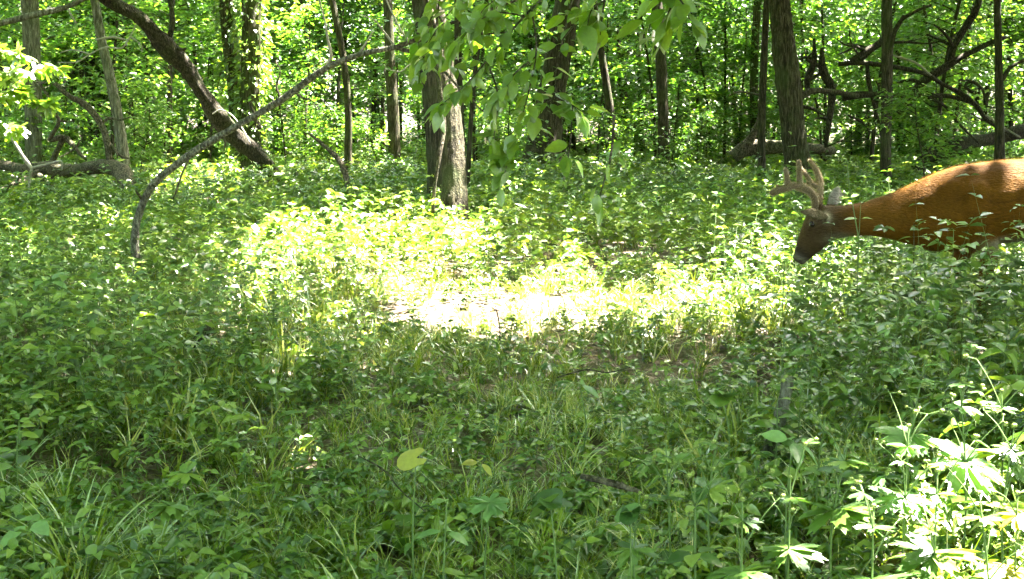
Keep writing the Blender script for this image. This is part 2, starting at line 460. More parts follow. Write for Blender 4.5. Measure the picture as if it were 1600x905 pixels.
def proto_umbrella(g, lod):
    """petiole with leaflets spread flat on top"""
    s = Soup(); h = g.uniform(.6, 1.05)
    for q in range(g.integers(2, 4)):
        e = g.normal(size=2) * .22; top = np.array([e[0], e[1], h * g.uniform(.7, 1.05)])
        if lod > 1: stem_to(s, (0, 0, 0), top, .007, 1, .05, g)
        n = g.integers(3, 6); a0 = g.uniform(0, 6.28); L = LOD[lod][g.integers(3)]; tl = g.normal() * .15; sz = g.uniform(.24, .4); rr = g.uniform()
        for k in range(n):
            a = a0 + (k - n / 2) * (5.2 / n)
            V, F = place(L, top, a, g.normal() * .35 - .05, tl + g.normal() * .4, sz * g.uniform(.8, 1.1)); s.add(V, F, rr + g.uniform(-.08, .08), 0, top)
    return s.proto()

def proto_low(g, lod):
    """rosette of broad leaves on short stalks"""
    s = Soup(); n = g.integers(4, 8)
    L = leaf_heart(n=9) if lod == 3 else LOD[lod][1]
    for k in range(n):
        a = g.uniform(0, 6.28); d = g.uniform(.1, .5); p = np.array([math.cos(a) * d, math.sin(a) * d, g.uniform(.25, .75)])
        if lod > 1: stem_to(s, (0, 0, 0), p, .008, 1, .06, g)
        V, F = place(L, p, a + g.normal() * .4, g.normal() * .45, g.normal() * .45, g.uniform(.3, .48) * (.75 if lod == 3 else 1)); s.add(V, F, g.uniform(), 0, p)
    return s.proto()

def blade_arrays(g, h, w, lean, yaw, segs=4, droop=1.0, rnd=.5):
    t = np.linspace(0, 1, segs + 1)
    x = lean * h * t ** 1.6; z = h * (t - .45 * droop * lean * t ** 2.4)
    hw = w * (1 - t ** 2.2) * .5
    c, s_ = math.cos(yaw), math.sin(yaw)
    tw = g.normal() * .5
    nx, ny = -math.sin(yaw + tw), math.cos(yaw + tw)
    A = np.stack([x * c - nx * hw, x * s_ - ny * hw, z], 1); B = np.stack([x * c + nx * hw, x * s_ + ny * hw, z], 1)
    V = np.empty((2 * segs + 1, 3)); V[0:2 * segs:2] = A[:-1]; V[1:2 * segs:2] = B[:-1]; V[-1] = (A[-1] + B[-1]) / 2
    F = []
    for i in range(segs - 1): F += [(2 * i, 2 * i + 1, 2 * i + 3), (2 * i, 2 * i + 3, 2 * i + 2)]
    F.append((2 * segs - 2, 2 * segs - 1, 2 * segs))
    return V, np.array(F)

def proto_grass(g, lod):
    s = Soup(); n = g.integers(9, 16)
    for k in range(n):
        V, F = blade_arrays(g, g.uniform(.55, 1.1), g.uniform(.018, .035) * (1 if lod == 3 else 1.4), g.uniform(.25, 1.1), g.uniform(0, 6.28), (4 if lod == 3 else 2), g.uniform(.6, 1.4))
        V[:, :2] += g.normal(size=2) * .08
        s.add(V, F, g.uniform() ** 1.3)
    return s.proto()

def scatter(soup, protos, X, Y, H, g, tilt=.15, spread=None):
    """numpy copies of prototypes with random turn, tilt and size"""
    idx = g.integers(0, len(protos), len(X))
    Z = gz(X, Y)
    for k, (V, F, R, M, A) in enumerate(protos):
        w = np.where(idx == k)[0]
        if len(w) == 0: continue
        yaw = g.uniform(0, 6.283, len(w)); tx = g.normal(0, tilt, len(w)); ty = g.normal(0, tilt, len(w))
        c, s_ = np.cos(yaw), np.sin(yaw); h = H[w]
        wd = h if spread is None else spread[w]
        x = (V[None, :, 0] * c[:, None] - V[None, :, 1] * s_[:, None]) * wd[:, None]
        y = (V[None, :, 0] * s_[:, None] + V[None, :, 1] * c[:, None]) * wd[:, None]
        z = A[None, :, 2] * h[:, None] + (V - A)[None, :, 2] * wd[:, None]
        x2 = x + z * tx[:, None]; y2 = y + z * ty[:, None]; z2 = z - x * tx[:, None] * .6 - y * ty[:, None] * .6
        P = np.stack([x2 + X[w][:, None], y2 + Y[w][:, None], z2 + Z[w][:, None]], -1)
        nv = len(V)
        FF = (F[None] + (np.arange(len(w)) * nv)[:, None, None]).reshape(-1, 3)
        RR = np.clip(R[None] * .7 + g.uniform(0, .3, len(w))[:, None], 0, 1).ravel()
        soup.add(P.reshape(-1, 3), FF, RR, np.tile(M, len(w)), False)

def fan_points(g, n, d0, d1, margin=1.0):
    """random ground points in the view and a step beside it, even per square metre"""
    out = []
    need = n
    while need > 0:
        D = np.sqrt(g.uniform(d0 * d0, d1 * d1, need * 2)); hw = .43 * D + margin
        m = .43 * d1 + margin
        X = g.uniform(-m, m, need * 2)
        k = np.abs(X) < hw
        out.append(np.stack([X[k], D[k]], 1)[:need]); need -= len(out[-1])
    P = np.concatenate(out)
    return P[:, 0], P[:, 1]

def to_px(X, Y, Z):
    rx, ry, rz = X, Y, Z - CAMH
    f = ry * CP - rz * SP; u = ry * SP + rz * CP
    return CX + FPX * rx / f, CY - FPX * u / f

def sm(a, b, x):
    t = np.clip((x - a) / (b - a), 0, 1); return t * t * (3 - 2 * t)

def patchy(X, Y, s=.7, o=0):
    return .5 + .25 * (np.sin(X * s * 2.1 + 1.7 + o) * np.cos(Y * s * 1.7 - .6 + o) + np.sin(X * s * .9 - Y * s * 1.3 + 2 * o) + .5 * np.sin(X * s * 4.3 + Y * s * 3.7 + o) )

def path_mask(X, Y):
    """1 on the trodden strip that crosses the clearing"""
    u = X - .2
    yc = 7.9 + .15 * u + .25 * np.sin(u * 1.4)
    m = np.exp(-((Y - yc) / .38) ** 2) * (1 - sm(.75, 1.5, np.abs(u - .05)))
    return m

def grassy(X, Y):
    """1 in the short grassy middle of the foreground"""
    return np.exp(-((X + .05) / (.9 + .05 * Y)) ** 2) * (1 - sm(7.6, 9.5, Y))

def weed_height(X, Y):
    h = .30 + .22 * sm(.7, 1.9, X) * (1 - sm(8, 11, Y)) + .10 * sm(1.5, 2.1, X) * np.exp(-((Y - 6.0) / .6) ** 2) + .08 * sm(-.7, -1.8, X) * (1 - sm(8, 11, Y)) + .05 * sm(10, 20, Y)
    h = h * (1 - .62 * grassy(X, Y)) * np.clip(.25 + 1.0 * patchy(X, Y, 1.25) + .5 * patchy(X, Y, 2.7, 2), .3, 1.5)
    low_left = np.exp(-(((X + 1.15) / .75) ** 2 + ((Y - 3.6) / .6) ** 2))
    h *= 1 - .5 * low_left
    near_right = np.exp(-(((X - .9) / 1.3) ** 2 + ((Y - 2.9) / .9) ** 2))
    h *= 1 - .45 * near_right
    return np.clip(h * 1.12 + .06 * sm(1.2, 1.9, X) * np.exp(-((Y - 6.2) / .8) ** 2), .05, .8)

g = np.random.default_rng(11)
protosU = {l: [proto_upright(g, l) for _ in range(8)] for l in (0, 1, 2, 3)}
protosM = {l: [proto_umbrella(g, l) for _ in range(8)] for l in (0, 1, 2, 3)}
protosL = {l: [proto_low(g, l) for _ in range(8)] for l in (0, 1, 2, 3)}
protosG = {l: [proto_grass(g, l) for _ in range(8)] for l in (0, 1, 2, 3)}

weeds, lows, grass = Soup(), Soup(), Soup()
BANDS = [  # d0, d1, per m2 of upright, umbrella, low, grass, lod, leaf width factor
    (1.5, 3.9, 70, 165, 95, 215, 3, .84),
    (3.9, 5.5, 75, 160, 60, 190, 2, .84),
    (5.5, 9.0, 60, 115, 30, 120, 2, .86),
    (9.0, 15.5, 45, 90, 15, 25, 1, 1.2),
    (15.5, 24, 22, 40, 0, 4, 0, 1.7),
    (24, 40, 7, 12, 0, 0, 0, 2.4)]
for d0, d1, nu, nm, nl, ng, lod, sf in BANDS:
    area = .43 * (d1 ** 2 - d0 ** 2) + 2 * (d1 - d0)
    for kind, dens in (('u', nu), ('m', nm), ('l', nl), ('g', ng)):
        n = int(area * dens)
        if n == 0: continue
        X, Y = fan_points(g, n, d0, d1)
        pm, gr = path_mask(X, Y), grassy(X, Y)
        H = weed_height(X, Y) * (g.uniform(.45, 1.2, len(X)) + .45 * (g.uniform(size=len(X)) < .05) * (1 - (X > 1.2) * (Y > 5) * (Y < 7)))
        W = np.clip(.13 + .15 * H, .1, .24) * sf * g.uniform(.7, 1.3, len(X))
        pa = patchy(X, Y, 1.1, 3)
        if kind == 'u':
            keep = g.uniform(size=len(X)) < (1 - .95 * pm) * (1 - .6 * gr) * (.35 + pa)
            scatter(weeds, protosU[lod], X[keep], Y[keep], H[keep] * 1.05, g, .15, W[keep])
        elif kind == 'm':
            keep = g.uniform(size=len(X)) < (1 - .96 * pm) * (1 - .25 * gr) * (1.35 - pa)
            scatter(weeds if d0 < 9 else lows, protosM[lod], X[keep], Y[keep], H[keep] * .85, g, .15, W[keep] * (1.15 if lod == 3 else .9))
        elif kind == 'l':
            keep = g.uniform(size=len(X)) < (1 - .97 * pm) * (.25 + 1.3 * patchy(X, Y, 1.9, 5))
            scatter(lows, protosL[lod], X[keep], Y[keep], np.clip(H[keep] * .6, .05, .18), g, .15, W[keep] * (1.0 if lod == 3 else .75))
        else:
            keep = g.uniform(size=len(X)) < (.2 + .9 * gr) * (1 - .85 * pm) * (.3 + 1.3 * patchy(X, Y, 1.6, 8))
            hh = np.clip(H[keep], .13, .27) * g.uniform(.6, 1.2, keep.sum())
            scatter(grass, protosG[lod], X[keep], Y[keep], hh, g, .3)
for nm_, s_ in (('weeds', weeds), ('lows', lows), ('grass', grass)): print('TRIS', nm_, sum(len(f) for f in s_.F))
o = child('weeds', weeds.mesh('weeds', [M_weed, M_stem]), None)
tag(o, 'knee-high green weeds covering the forest floor', 'weeds', kind='stuff')
o = child('ground_cover', lows.mesh('ground_cover', [M_weed2, M_stem]), None)
tag(o, 'low broad-leaved ground cover between the weeds', 'ground cover', kind='stuff')
o = child('grass', grass.mesh('grass', [M_grass]), None)
tag(o, 'thin arching grass of the shady clearing', 'grass', kind='stuff')

# leaf litter and small sticks lying on the soil
lit = Soup()
X, Y = fan_points(g, 4400, 1.7, 10)
for k in range(len(X)):
    V, F = place(LOD[2][k % 3], (X[k], Y[k], gz(X[k], Y[k]) + .012), g.uniform(0, 6.28), g.normal() * .25, g.normal() * .3, g.uniform(.04, .09)); lit.add(V, F, g.uniform())
for k in range(500):
    a = g.uniform(0, 6.28); l = g.uniform(.06, .3); x, y = X[k * 7], Y[k * 7]; z = gz(x, y) + .015
    V, F = tube_arrays([(x, y, z), (x + math.cos(a) * l * .5, y + math.sin(a) * l * .5, z + .01), (x + math.cos(a) * l, y + math.sin(a) * l, z)], [.004, .0035, .002], 4); lit.add(V, F, g.uniform())
o = child('leaf_litter', lit.mesh('leaf_litter', [M_litter]), None)
tag(o, 'brown leaf litter and bits of twig on the soil', 'leaf litter', kind='stuff')

# ------------------------------------------------------------------ trees
TOPS = []        # trees that carry a share of the canopy: (x, y, root)
TRUNK_PX = []    # columns of the trunks one can see
def px_path(rows, n=None, segs_per=6):
    P = np.array([list(at(a, b, d)) + [w * mpp(d) / 2] for a, b, d, w in rows])
    return smooth_path(P, n or max(8, segs_per * (len(rows) - 1) + 1))

def limb_part(root, rows, mat, name='limb', segs=7, rough=.12, seed=0):
    Q = px_path(rows)
    V, F = tube_arrays(Q[:, :3], Q[:, 3], segs, rough, seed)
    return child(name, mesh_from(name, V, F, mat), root)

def grow_up(Q, ztop, taper=.55):
    """carry a trunk on above the frame"""
    p, d, r = Q[-1, :3], Q[-1, :3] - Q[-3, :3], Q[-1, 3]
    d = d / np.linalg.norm(d)
    if d[2] < .2: return Q
    rows = [Q[-1]]
    k = 7
    for i in range(1, k + 1):
        d = d + np.array([0, 0, .06]); d /= np.linalg.norm(d)
        p = p + d * (ztop - Q[-1, 2]) / k / max(d[2], .4)
        rows.append(np.append(p, r * (1 - (1 - taper) * i / k)))
    return np.vstack([Q, rows[1:]])

def tree(name, label, rows, mat=None, group=None, ztop=9.0, segs=12, rough=.07, ridges=0, flare=1.35, crown=True, cat='tree', limbs=(), n=None):
    mat = mat or M_bark
    Q = px_path(rows, n)
    b = Q[0].copy(); z0 = gz(b[0], b[1])
    base = np.array([b[0], b[1], z0])
    foot = np.vstack([np.append(base - [0, 0, .15], b[3] * flare), np.append(base + [0, 0, .06], b[3] * (1 + (flare - 1) * .6))])
    Q = np.vstack([foot, Q[Q[:, 2] > z0 + .12]])
    if ztop: Q = grow_up(Q, ztop)
    root = empty(name, base)
    tag(root, label, cat, group)
    sd = int(abs(b[0] * 977 + b[1] * 331)) % 100000
    V, F = tube_arrays(Q[:, :3], Q[:, 3], segs, rough, sd, ridges)
    child('trunk', mesh_from('trunk', V, F, mat), root)
    for i, l in enumerate(limbs): limb_part(root, l, mat, seed=sd + i)
    if crown and ztop: TOPS.append((Q[-1, 0], Q[-1, 1], root))
    for r in rows: TRUNK_PX.append((r[0], r[3], r[2]))
    return root

# the tree the clearing turns around, with its second stem behind it
T_main = tree('tree', 'stout furrowed tree trunk at the back edge of the sunlit patch',
     [(710, 332, 12.6, 45), (709, 265, 12.7, 37), (706, 200, 12.8, 33), (699, 140, 12.9, 31), (688, 70, 13, 30), (676, 0, 13, 30)], M_bark, segs=40, ridges=13, rough=.03, n=60)
tree('tree', 'thick trunk standing close behind the stout furrowed trunk',
     [(681, 262, 16, 27), (677, 200, 16, 25), (670, 100, 16, 27), (658, 0, 16.2, 30)], M_bark_d, segs=20, ridges=9)
tree('tree', 'thin dark stem just right of the stout furrowed trunk',
     [(722, 262, 17, 15), (719, 190, 17, 13), (716, 110, 17, 12), (716, 0, 17, 11)], M_bark_d)
tree('tree', 'tall straight grey-brown trunk rising behind the antlers',
     [(1250, 282, 19, 43), (1243, 230, 19, 39), (1232, 130, 19, 36), (1222, 50, 19, 34), (1217, 0, 19, 32)], M_bark, segs=28, ridges=11, n=40,
     limbs=[[(1250, 152, 19, 12), (1268, 142, 19.2, 10), (1300, 143, 19.6, 9), (1340, 150, 20, 8)], [(1240, 165, 19, 7), (1270, 170, 19, 5), (1290, 182, 19, 3)]])
tree('tree', 'slender upright trunk behind the deer, right of the antlers',
     [(1384, 290, 18.5, 19), (1384, 220, 18.5, 17), (1386, 120, 18.5, 17), (1386, 0, 18.5, 16)], M_bark_d,
     limbs=[[(1388, 95, 18.5, 8), (1402, 40, 18.3, 7), (1430, 18, 18, 5), (1455, 8, 18, 4)]])
tree('tree', 'thin black trunk above the back of the deer',
     [(1562, 255, 20, 17), (1562, 180, 20, 13), (1560, 90, 20, 12), (1558, 0, 20, 11)], M_bark_d,
     limbs=[[(1566, 125, 20, 7), (1580, 105, 20, 6), (1605, 92, 20, 5)]])
tree('tree', 'thin upright trunk left of the tall grey-brown trunk, above the fallen log',
     [(1190, 275, 20, 13), (1190, 200, 20, 12), (1193, 110, 20, 11), (1198, 0, 20, 10)], M_bark_d)
tree('tree', 'mossy slim trunk partly hidden behind the thin upright one',
     [(1180, 235, 27, 14), (1178, 150, 27, 13), (1180, 60, 27, 12), (1184, 0, 27, 12)], M_bark_m)
tree('tree', 'leaning trunk with a pale sunlit edge right of the middle',
     [(1064, 228, 30, 23), (1068, 170, 30, 22), (1075, 100, 30, 20), (1082, 30, 30, 19), (1085, 0, 30, 18)], M_bark_g, segs=16)
tree('tree', 'straight dark trunk left of the leaning pale-edged one',
     [(1037, 262, 24, 19), (1036, 200, 24, 18), (1033, 100, 24, 17), (1026, 0, 24, 16)], M_bark_d, segs=16, ridges=7)
tree('tree', 'thin dark trunk between two small saplings right of middle',
     [(1003, 225, 30, 9), (1001, 160, 30, 8), (997, 80, 30, 7), (993, 0, 30, 7)], M_bark_d)
tree('tree', 'small trunk leaning left above the pale bloom of leaves',
     [(961, 240, 25, 15), (956, 190, 25, 14), (947, 130, 25, 12), (936, 60, 25, 10), (928, 0, 25, 9)], M_bark_d)
tree('tree', 'short dark sapling trunk right of the small left-leaning one',
     [(978, 225, 30, 9), (974, 180, 30, 8), (970, 130, 30, 7), (966, 60, 30, 5)], M_bark_d, crown=False, ztop=4)
tree('tree', 'massive near-black trunk with flared foot right of the hanging leaves',
     [(848, 240, 24, 62), (856, 190, 24, 46), (866, 120, 24, 40), (880, 40, 24, 40), (888, 0, 24, 40)], M_bark_d, segs=24, ridges=9, flare=1.5)
tree('tree', 'trunk with a sunlit leafy foot left of the hanging leaves',
     [(617, 240, 26, 20), (614, 180, 26, 18), (610, 110, 26, 16), (606, 0, 26, 15)], M_bark, segs=14)
tree('tree', 'slim trunk right behind the arch of the bent sapling',
     [(544, 245, 24, 12), (544, 170, 24, 11), (536, 90, 24, 11), (523, 20, 24, 10), (518, 0, 24, 10)], M_bark)
T_ivy = tree('tree', 'ivy-clad twin-stemmed tree, its right stem thicker',
     [(392, 240, 23, 32), (391, 160, 23, 30), (392, 80, 23, 30), (393, 0, 23, 30)], M_bark_m, segs=18, ridges=9)
limb_part(T_ivy, [(372, 245, 23.4, 26), (368, 150, 23.4, 24), (360, 70, 23.4, 23), (354, 0, 23.4, 22), (345, -110, 23.4, 20)], M_bark_m, 'second_stem', 12)
tree('tree', 'slim grey trunk leaning left beside the fallen log',
     [(194, 255, 21, 19), (187, 200, 21, 17), (172, 120, 21, 16), (158, 60, 21, 14), (148, 0, 21, 13)], M_bark_g)
tree('tree', 'pale grey trunk at the far left behind the dead branches',
     [(52, 250, 22, 27), (52, 180, 22, 26), (50, 90, 22, 25), (47, 0, 22, 25)], M_bark_g, segs=16, ridges=7)
tree('tree', 'thin grey trunk between the ivy-clad tree and the bent sapling',
     [(432, 190, 34, 15), (430, 130, 34, 13), (422, 60, 34, 11), (418, 0, 34, 10)], M_bark_g)
T_lean = tree('leaning_tree', 'thick knobbly dark trunk leaning steeply up to the left',
     [(424, 270, 20, 29), (398, 238, 19.8, 26), (365, 212, 19.6, 25), (342, 186, 19.4, 28), (316, 146, 19.2, 23), (292, 108, 19, 24), (262, 76, 18.8, 27), (240, 52, 18.7, 22), (215, 26, 18.6, 22), (185, 10, 18.4, 20), (160, -8, 18.2, 20)],
     M_bark_l, segs=18, rough=.2, ridges=7, ztop=5.5, flare=1.2, crown=False, n=60,
     limbs=[[(258, 68, 18.8, 10), (270, 40, 18.8, 8), (266, 0, 18.8, 7), (262, -40, 18.8, 6)], [(275, 75, 18.9, 8), (285, 78, 18.7, 6), (290, 76, 18.6, 4)]])

# ivy on the twin-stemmed tree, a vine on the main trunk
def clad(root, rows, n, size, seed, rr):
    gg = np.random.default_rng(seed); s = Soup(); Q = px_path(rows, 30)
    for k in range(n):
        q = Q[gg.integers(len(Q))]; a = gg.uniform(0, 6.28); r = q[3] + gg.uniform(.0, rr)
        V, F = place(LOD[0][k % 3], q[:3] + [math.cos(a) * r, math.sin(a) * r, gg.uniform(-.1, .1)], a + gg.normal() * .5, gg.normal() * .4 - .5, gg.normal() * .5, gg.uniform(.6, 1.3) * size)
        s.add(V, F, gg.uniform())
    o = child('ivy', s.mesh('ivy', [M_ivy]), root); o['kind'] = 'stuff'
clad(T_ivy, [(392, 240, 23, 32), (391, 120, 23, 30), (393, -40, 23, 30)], 1100, .12, 5, .16)
clad(T_ivy, [(372, 245, 23.4, 26), (362, 90, 23.4, 23), (350, -40, 23.4, 20)], 900, .12, 6, .14)
limb_part(T_main, [(676, 335, 12.45, 7), (679, 290, 12.4, 6), (687, 240, 12.42, 7), (694, 195, 12.5, 6), (688, 140, 12.5, 6), (684, 60, 12.6, 5), (670, 0, 12.7, 5)], M_dead, 'vine')

# the bent sapling that arches over the left half
T_bent = tree('bent_sapling', 'slender bare sapling arching from the left over to the hanging leaves',
     [(213, 412, 8.6, 13), (211, 370, 8.6, 12), (217, 335, 8.6, 12), (237, 292, 8.5, 12), (272, 260, 8.5, 11), (318, 228, 8.4, 11.5), (372, 196, 8.3, 10.5), (440, 156, 8.2, 10.5), (505, 109, 8.1, 9.5), (560, 86, 8.0, 9), (618, 74, 7.9, 8)],
     M_bark_s, segs=12, rough=.14, ztop=None, flare=1.3, crown=False, cat='sapling', n=70)
for nm, rows in [('branch', [(618, 74, 7.9, 8), (660, 58, 7.8, 6), (690, 42, 7.7, 6), (730, 28, 7.6, 5), (780, 10, 7.5, 4), (830, -8, 7.4, 4)]),
                 ('branch', [(618, 74, 7.9, 7), (655, 86, 7.8, 6), (690, 108, 7.7, 5), (715, 135, 7.6, 4), (745, 165, 7.5, 3), (760, 178, 7.5, 2)])]:
    limb_part(T_bent, rows, M_dead, nm, 7, .1, 3)
for rows in [[(508, 108, 8.1, 6), (517, 88, 8.05, 5), (512, 60, 8, 4), (507, 30, 8, 3), (497, -8, 8, 3)], [(297, 245, 8.45, 4), (286, 268, 8.4, 3), (275, 300, 8.4, 3), (270, 312, 8.4, 2)], [(618, 74, 7.9, 4), (600, 50, 7.9, 3), (585, 32, 7.85, 2), (560, 22, 7.8, 1.5)], [(640, 66, 7.85, 4), (625, 45, 7.8, 3), (608, 10, 7.8, 2), (600, -10, 7.8, 2)], [(560, 86, 8, 4), (575, 62, 7.95, 3), (582, 50, 7.9, 2)], [(400, 181, 8.25, 5), (392, 168, 8.25, 4), (390, 160, 8.25, 3)], [(345, 212, 8.35, 5), (352, 222, 8.3, 3.5), (350, 236, 8.3, 2)], [(460, 141, 8.2, 4), (470, 152, 8.15, 3), (488, 158, 8.1, 2), (500, 172, 8.1, 1.5)], [(225, 315, 8.55, 5), (216, 304, 8.5, 4), (212, 297, 8.5, 3)], [(440, 156, 8.2, 4), (432, 135, 8.2, 3), (438, 112, 8.2, 2), (430, 95, 8.2, 1.4)], [(655, 86, 7.8, 3), (640, 100, 7.75, 2.5), (625, 112, 7.7, 2), (605, 108, 7.7, 1.5)], [(690, 108, 7.7, 3), (700, 95, 7.65, 2), (725, 90, 7.6, 1.5)], [(292, 254, 8.4, 2), (303, 258, 8.4, 1.5), (314, 258, 8.4, 1)]]:
    limb_part(T_bent, rows, M_deadtwig if rows[0][0] >= 500 else M_dead, 'twig', 6, .1, 4)

# dead wood
def log(name, label, rows, mat, cat='log', twigs=(), pale=(), segs=14, group=None):
    Q = px_path(rows)
    base = Q[len(Q) // 2, :3].copy(); base[2] = gz(base[0], base[1])
    for rr_ in [rows] + list(twigs):
        for q_ in rr_: TRUNK_PX.append((q_[0], 26, q_[2]))
    root = empty(name, base); tag(root, label, cat, group)
    V, F = tube_arrays(Q[:, :3], Q[:, 3], segs, .2, int(abs(rows[0][0])) + 3)
    child('stem', mesh_from('stem', V, F, mat), root)
    for i, t in enumerate(twigs): limb_part(root, t, mat, 'branch', 7, .12, i)
    for i, t in enumerate(pale): limb_part(root, t, M_deadtwig, 'twig', 5, .08, i)
    gg = np.random.default_rng(int(abs(rows[0][0])) + 17)
    for t in twigs:                                        # crooked side twigs and broken stubs
        if t[0][2] < 10: continue
        for k in range(3):
            i = int(gg.integers(1, len(t))); x, y, d, w = t[i]; sg = gg.choice([-1, 1]); l = gg.uniform(18, 60); a0 = gg.uniform(-.4, 1.3)
            r2 = [(x, y, d, max(2, w * .5))]
            for q in range(3):
                a0 += gg.normal() * .45; x += sg * math.cos(a0) * l / 3; y -= math.sin(a0) * l / 3; d += gg.normal() * .12
                r2.append((x, y, d, max(1.2, w * .5 * (1 - .3 * q))))
            limb_part(root, r2, mat, 'twig', 5, .1, k)
    return root
log('fallen_log', 'fallen mossy log with dead branches at the left edge',
    [(-60, 255, 20, 15), (0, 258, 19.5, 16), (40, 266, 19, 17), (75, 262, 18.7, 21), (110, 267, 18.4, 20), (150, 261, 18, 22), (185, 266, 17.6, 24), (200, 287, 17.2, 27), (206, 310, 17, 30)], M_dead,
    twigs=[[(172, 262, 17.8, 11), (168, 225, 17.9, 11), (158, 195, 18, 10), (135, 165, 18, 11), (108, 150, 18, 8), (85, 130, 18, 6)],
           [(72, 272, 18.8, 12), (90, 235, 18.8, 9), (98, 215, 18.7, 9), (78, 218, 18.7, 7), (92, 188, 18.6, 6), (70, 165, 18.6, 5)],
           [(105, 215, 18.7, 7), (118, 232, 18.5, 6), (135, 250, 18.4, 4)], [(60, 270, 18.6, 12), (30, 285, 18.2, 12), (0, 300, 17.8, 11), (-30, 312, 17.6, 11)],
           [(62, 275, 18.4, 10), (78, 292, 18, 9), (88, 310, 17.8, 8)], [(88, 180, 18.6, 6), (75, 150, 18.6, 5), (62, 130, 18.6, 3)]],
    pale=[[(5, 193, 18, 5), (22, 222, 18, 5), (40, 250, 18, 6), (50, 264, 18, 6)], [(50, 262, 18, 5), (46, 280, 17.9, 5), (45, 300, 17.8, 4)], [(52, 262, 18, 5), (80, 255, 17.9, 4), (95, 252, 17.8, 3), (97, 266, 17.8, 2)],
          [(12, 272, 17.9, 3), (30, 278, 17.9, 3), (45, 278, 17.9, 4)]])
log('fallen_log', 'thick fallen log reaching behind the tall trunk by the antlers',
    [(1146, 246, 22, 20), (1158, 236, 22, 24), (1180, 230, 22, 22), (1210, 229, 22, 20), (1250, 230, 22, 18), (1300, 236, 22.5, 15)], M_dead,
    twigs=[[(1163, 228, 22, 12), (1175, 212, 22, 12), (1186, 190, 22, 9), (1192, 150, 22, 8), (1195, 90, 22, 7)]])
log('fallen_tree', 'tangled dead tree sprawling above and behind the deer',
    [(1430, 265, 21, 22), (1465, 240, 21, 24), (1500, 224, 21, 22), (1545, 218, 21.3, 20), (1600, 204, 21.6, 22), (1680, 190, 22, 22)], M_bark_l, cat='dead tree',
    twigs=[[(1402, 175, 21, 12), (1425, 155, 21, 13), (1440, 130, 21, 13), (1470, 110, 21, 13), (1505, 88, 21, 10), (1545, 68, 21, 8), (1570, 58, 21, 6)],
           [(1485, 105, 21, 10), (1490, 75, 21, 12), (1510, 40, 21, 12), (1525, 15, 21, 11), (1535, -20, 21, 10)],
           [(1310, 100, 20.5, 7), (1345, 98, 20.5, 8), (1400, 105, 20.6, 8), (1445, 115, 20.8, 7), (1470, 130, 21, 6), (1500, 145, 21, 8), (1525, 165, 21, 8), (1545, 190, 21.2, 6), (1590, 216, 21.4, 4)],
           [(1316, 152, 20.6, 12), (1345, 148, 20.6, 11), (1380, 148, 20.7, 9), (1430, 150, 20.8, 8), (1480, 150, 21, 7), (1520, 160, 21, 6)],
           [(1330, 96, 20.5, 10), (1352, 80, 20.6, 9), (1378, 64, 20.7, 9), (1400, 45, 20.8, 8), (1412, 25, 20.9, 6)],
           [(1345, 95, 20.5, 6), (1375, 72, 20.3, 4), (1410, 66, 20.2, 4), (1450, 68, 20.2, 3), (1478, 62, 20.1, 2)],
           [(1440, 265, 21, 10), (1460, 250, 20.6, 9), (1490, 242, 20.4, 7), (1520, 238, 20.3, 5)],
           [(1520, 145, 21, 5), (1508, 135, 21, 5), (1518, 128, 21, 5), (1535, 140, 21, 4), (1540, 165, 21, 4)],
           [(1450, 152, 20.8, 5), (1475, 165, 20.7, 5), (1495, 190, 20.6, 4), (1530, 225, 20.6, 3)],
           [(1355, 100, 20.5, 6), (1357, 125, 20.6, 7), (1365, 160, 20.7, 6), (1375, 200, 20.8, 5), (1378, 225, 20.8, 4)],
           [(1272, 60, 20.4, 4), (1272, 95, 20.4, 9), (1262, 125, 20.4, 12), (1264, 148, 20.4, 5)], [(1284, 75, 20.4, 5), (1286, 110, 20.4, 13), (1300, 140, 20.4, 14), (1296, 185, 20.4, 10), (1290, 230, 20.5, 5)],
           [(1325, 180, 20.6, 3), (1345, 190, 20.6, 4), (1358, 205, 20.6, 3), (1356, 218, 20.6, 2)]],
    pale=[[(1390, 85, 20.2, 3), (1430, 98, 20.2, 4), (1455, 118, 20.2, 3)], [(1540, 180, 20.6, 3), (1570, 200, 20.4, 3), (1595, 215, 20.3, 2)]])
log('dead_branch', 'small curved dead branch poking out of weeds behind the sunlit patch',
    [(482, 208, 15, 4), (500, 222, 14.9, 6), (525, 245, 14.8, 8), (538, 268, 14.7, 9), (546, 300, 14.6, 9)], M_dead, 'branch', segs=8)
log('dead_twigs', 'spray of bleached bare twigs in front of the slim grey trunk',
    [(90, 98, 15.5, 1.5), (120, 97, 15.5, 2), (140, 85, 15.5, 2.4), (165, 74, 15.5, 2.8), (190, 75, 15.5, 2.4), (205, 55, 15.5, 2), (212, 38, 15.5, 1.6)], M_deadtwig, 'twigs', segs=6,
    pale=[[(140, 85, 15.5, 3), (115, 78, 15.5, 2), (95, 82, 15.5, 2)], [(205, 58, 15.5, 2), (220, 70, 15.5, 2), (222, 82, 15.5, 2)], [(150, 62, 15.4, 3), (175, 58, 15.4, 4), (195, 62, 15.4, 3)]])
log('overhead_branch', 'bare grey branch crossing the top left corner',
    [(-40, 45, 13, 9), (0, 37, 13, 9), (60, 22, 13, 9), (100, 12, 13, 8), (135, -4, 13, 8), (180, -30, 13, 7)], M_bark_g, 'branch', segs=8,
    pale=[[(104, 10, 13, 3), (112, 25, 13, 3), (120, 38, 13, 2)]])
log('curved_stick', 'thin pale stick bowed against the foot of the leaning trunk',
    [(332, 178, 18.9, 2), (345, 172, 18.8, 2.2), (362, 180, 18.7, 2), (378, 200, 18.6, 1.8), (392, 225, 18.5, 1.4)], M_deadtwig, 'stick', segs=6)

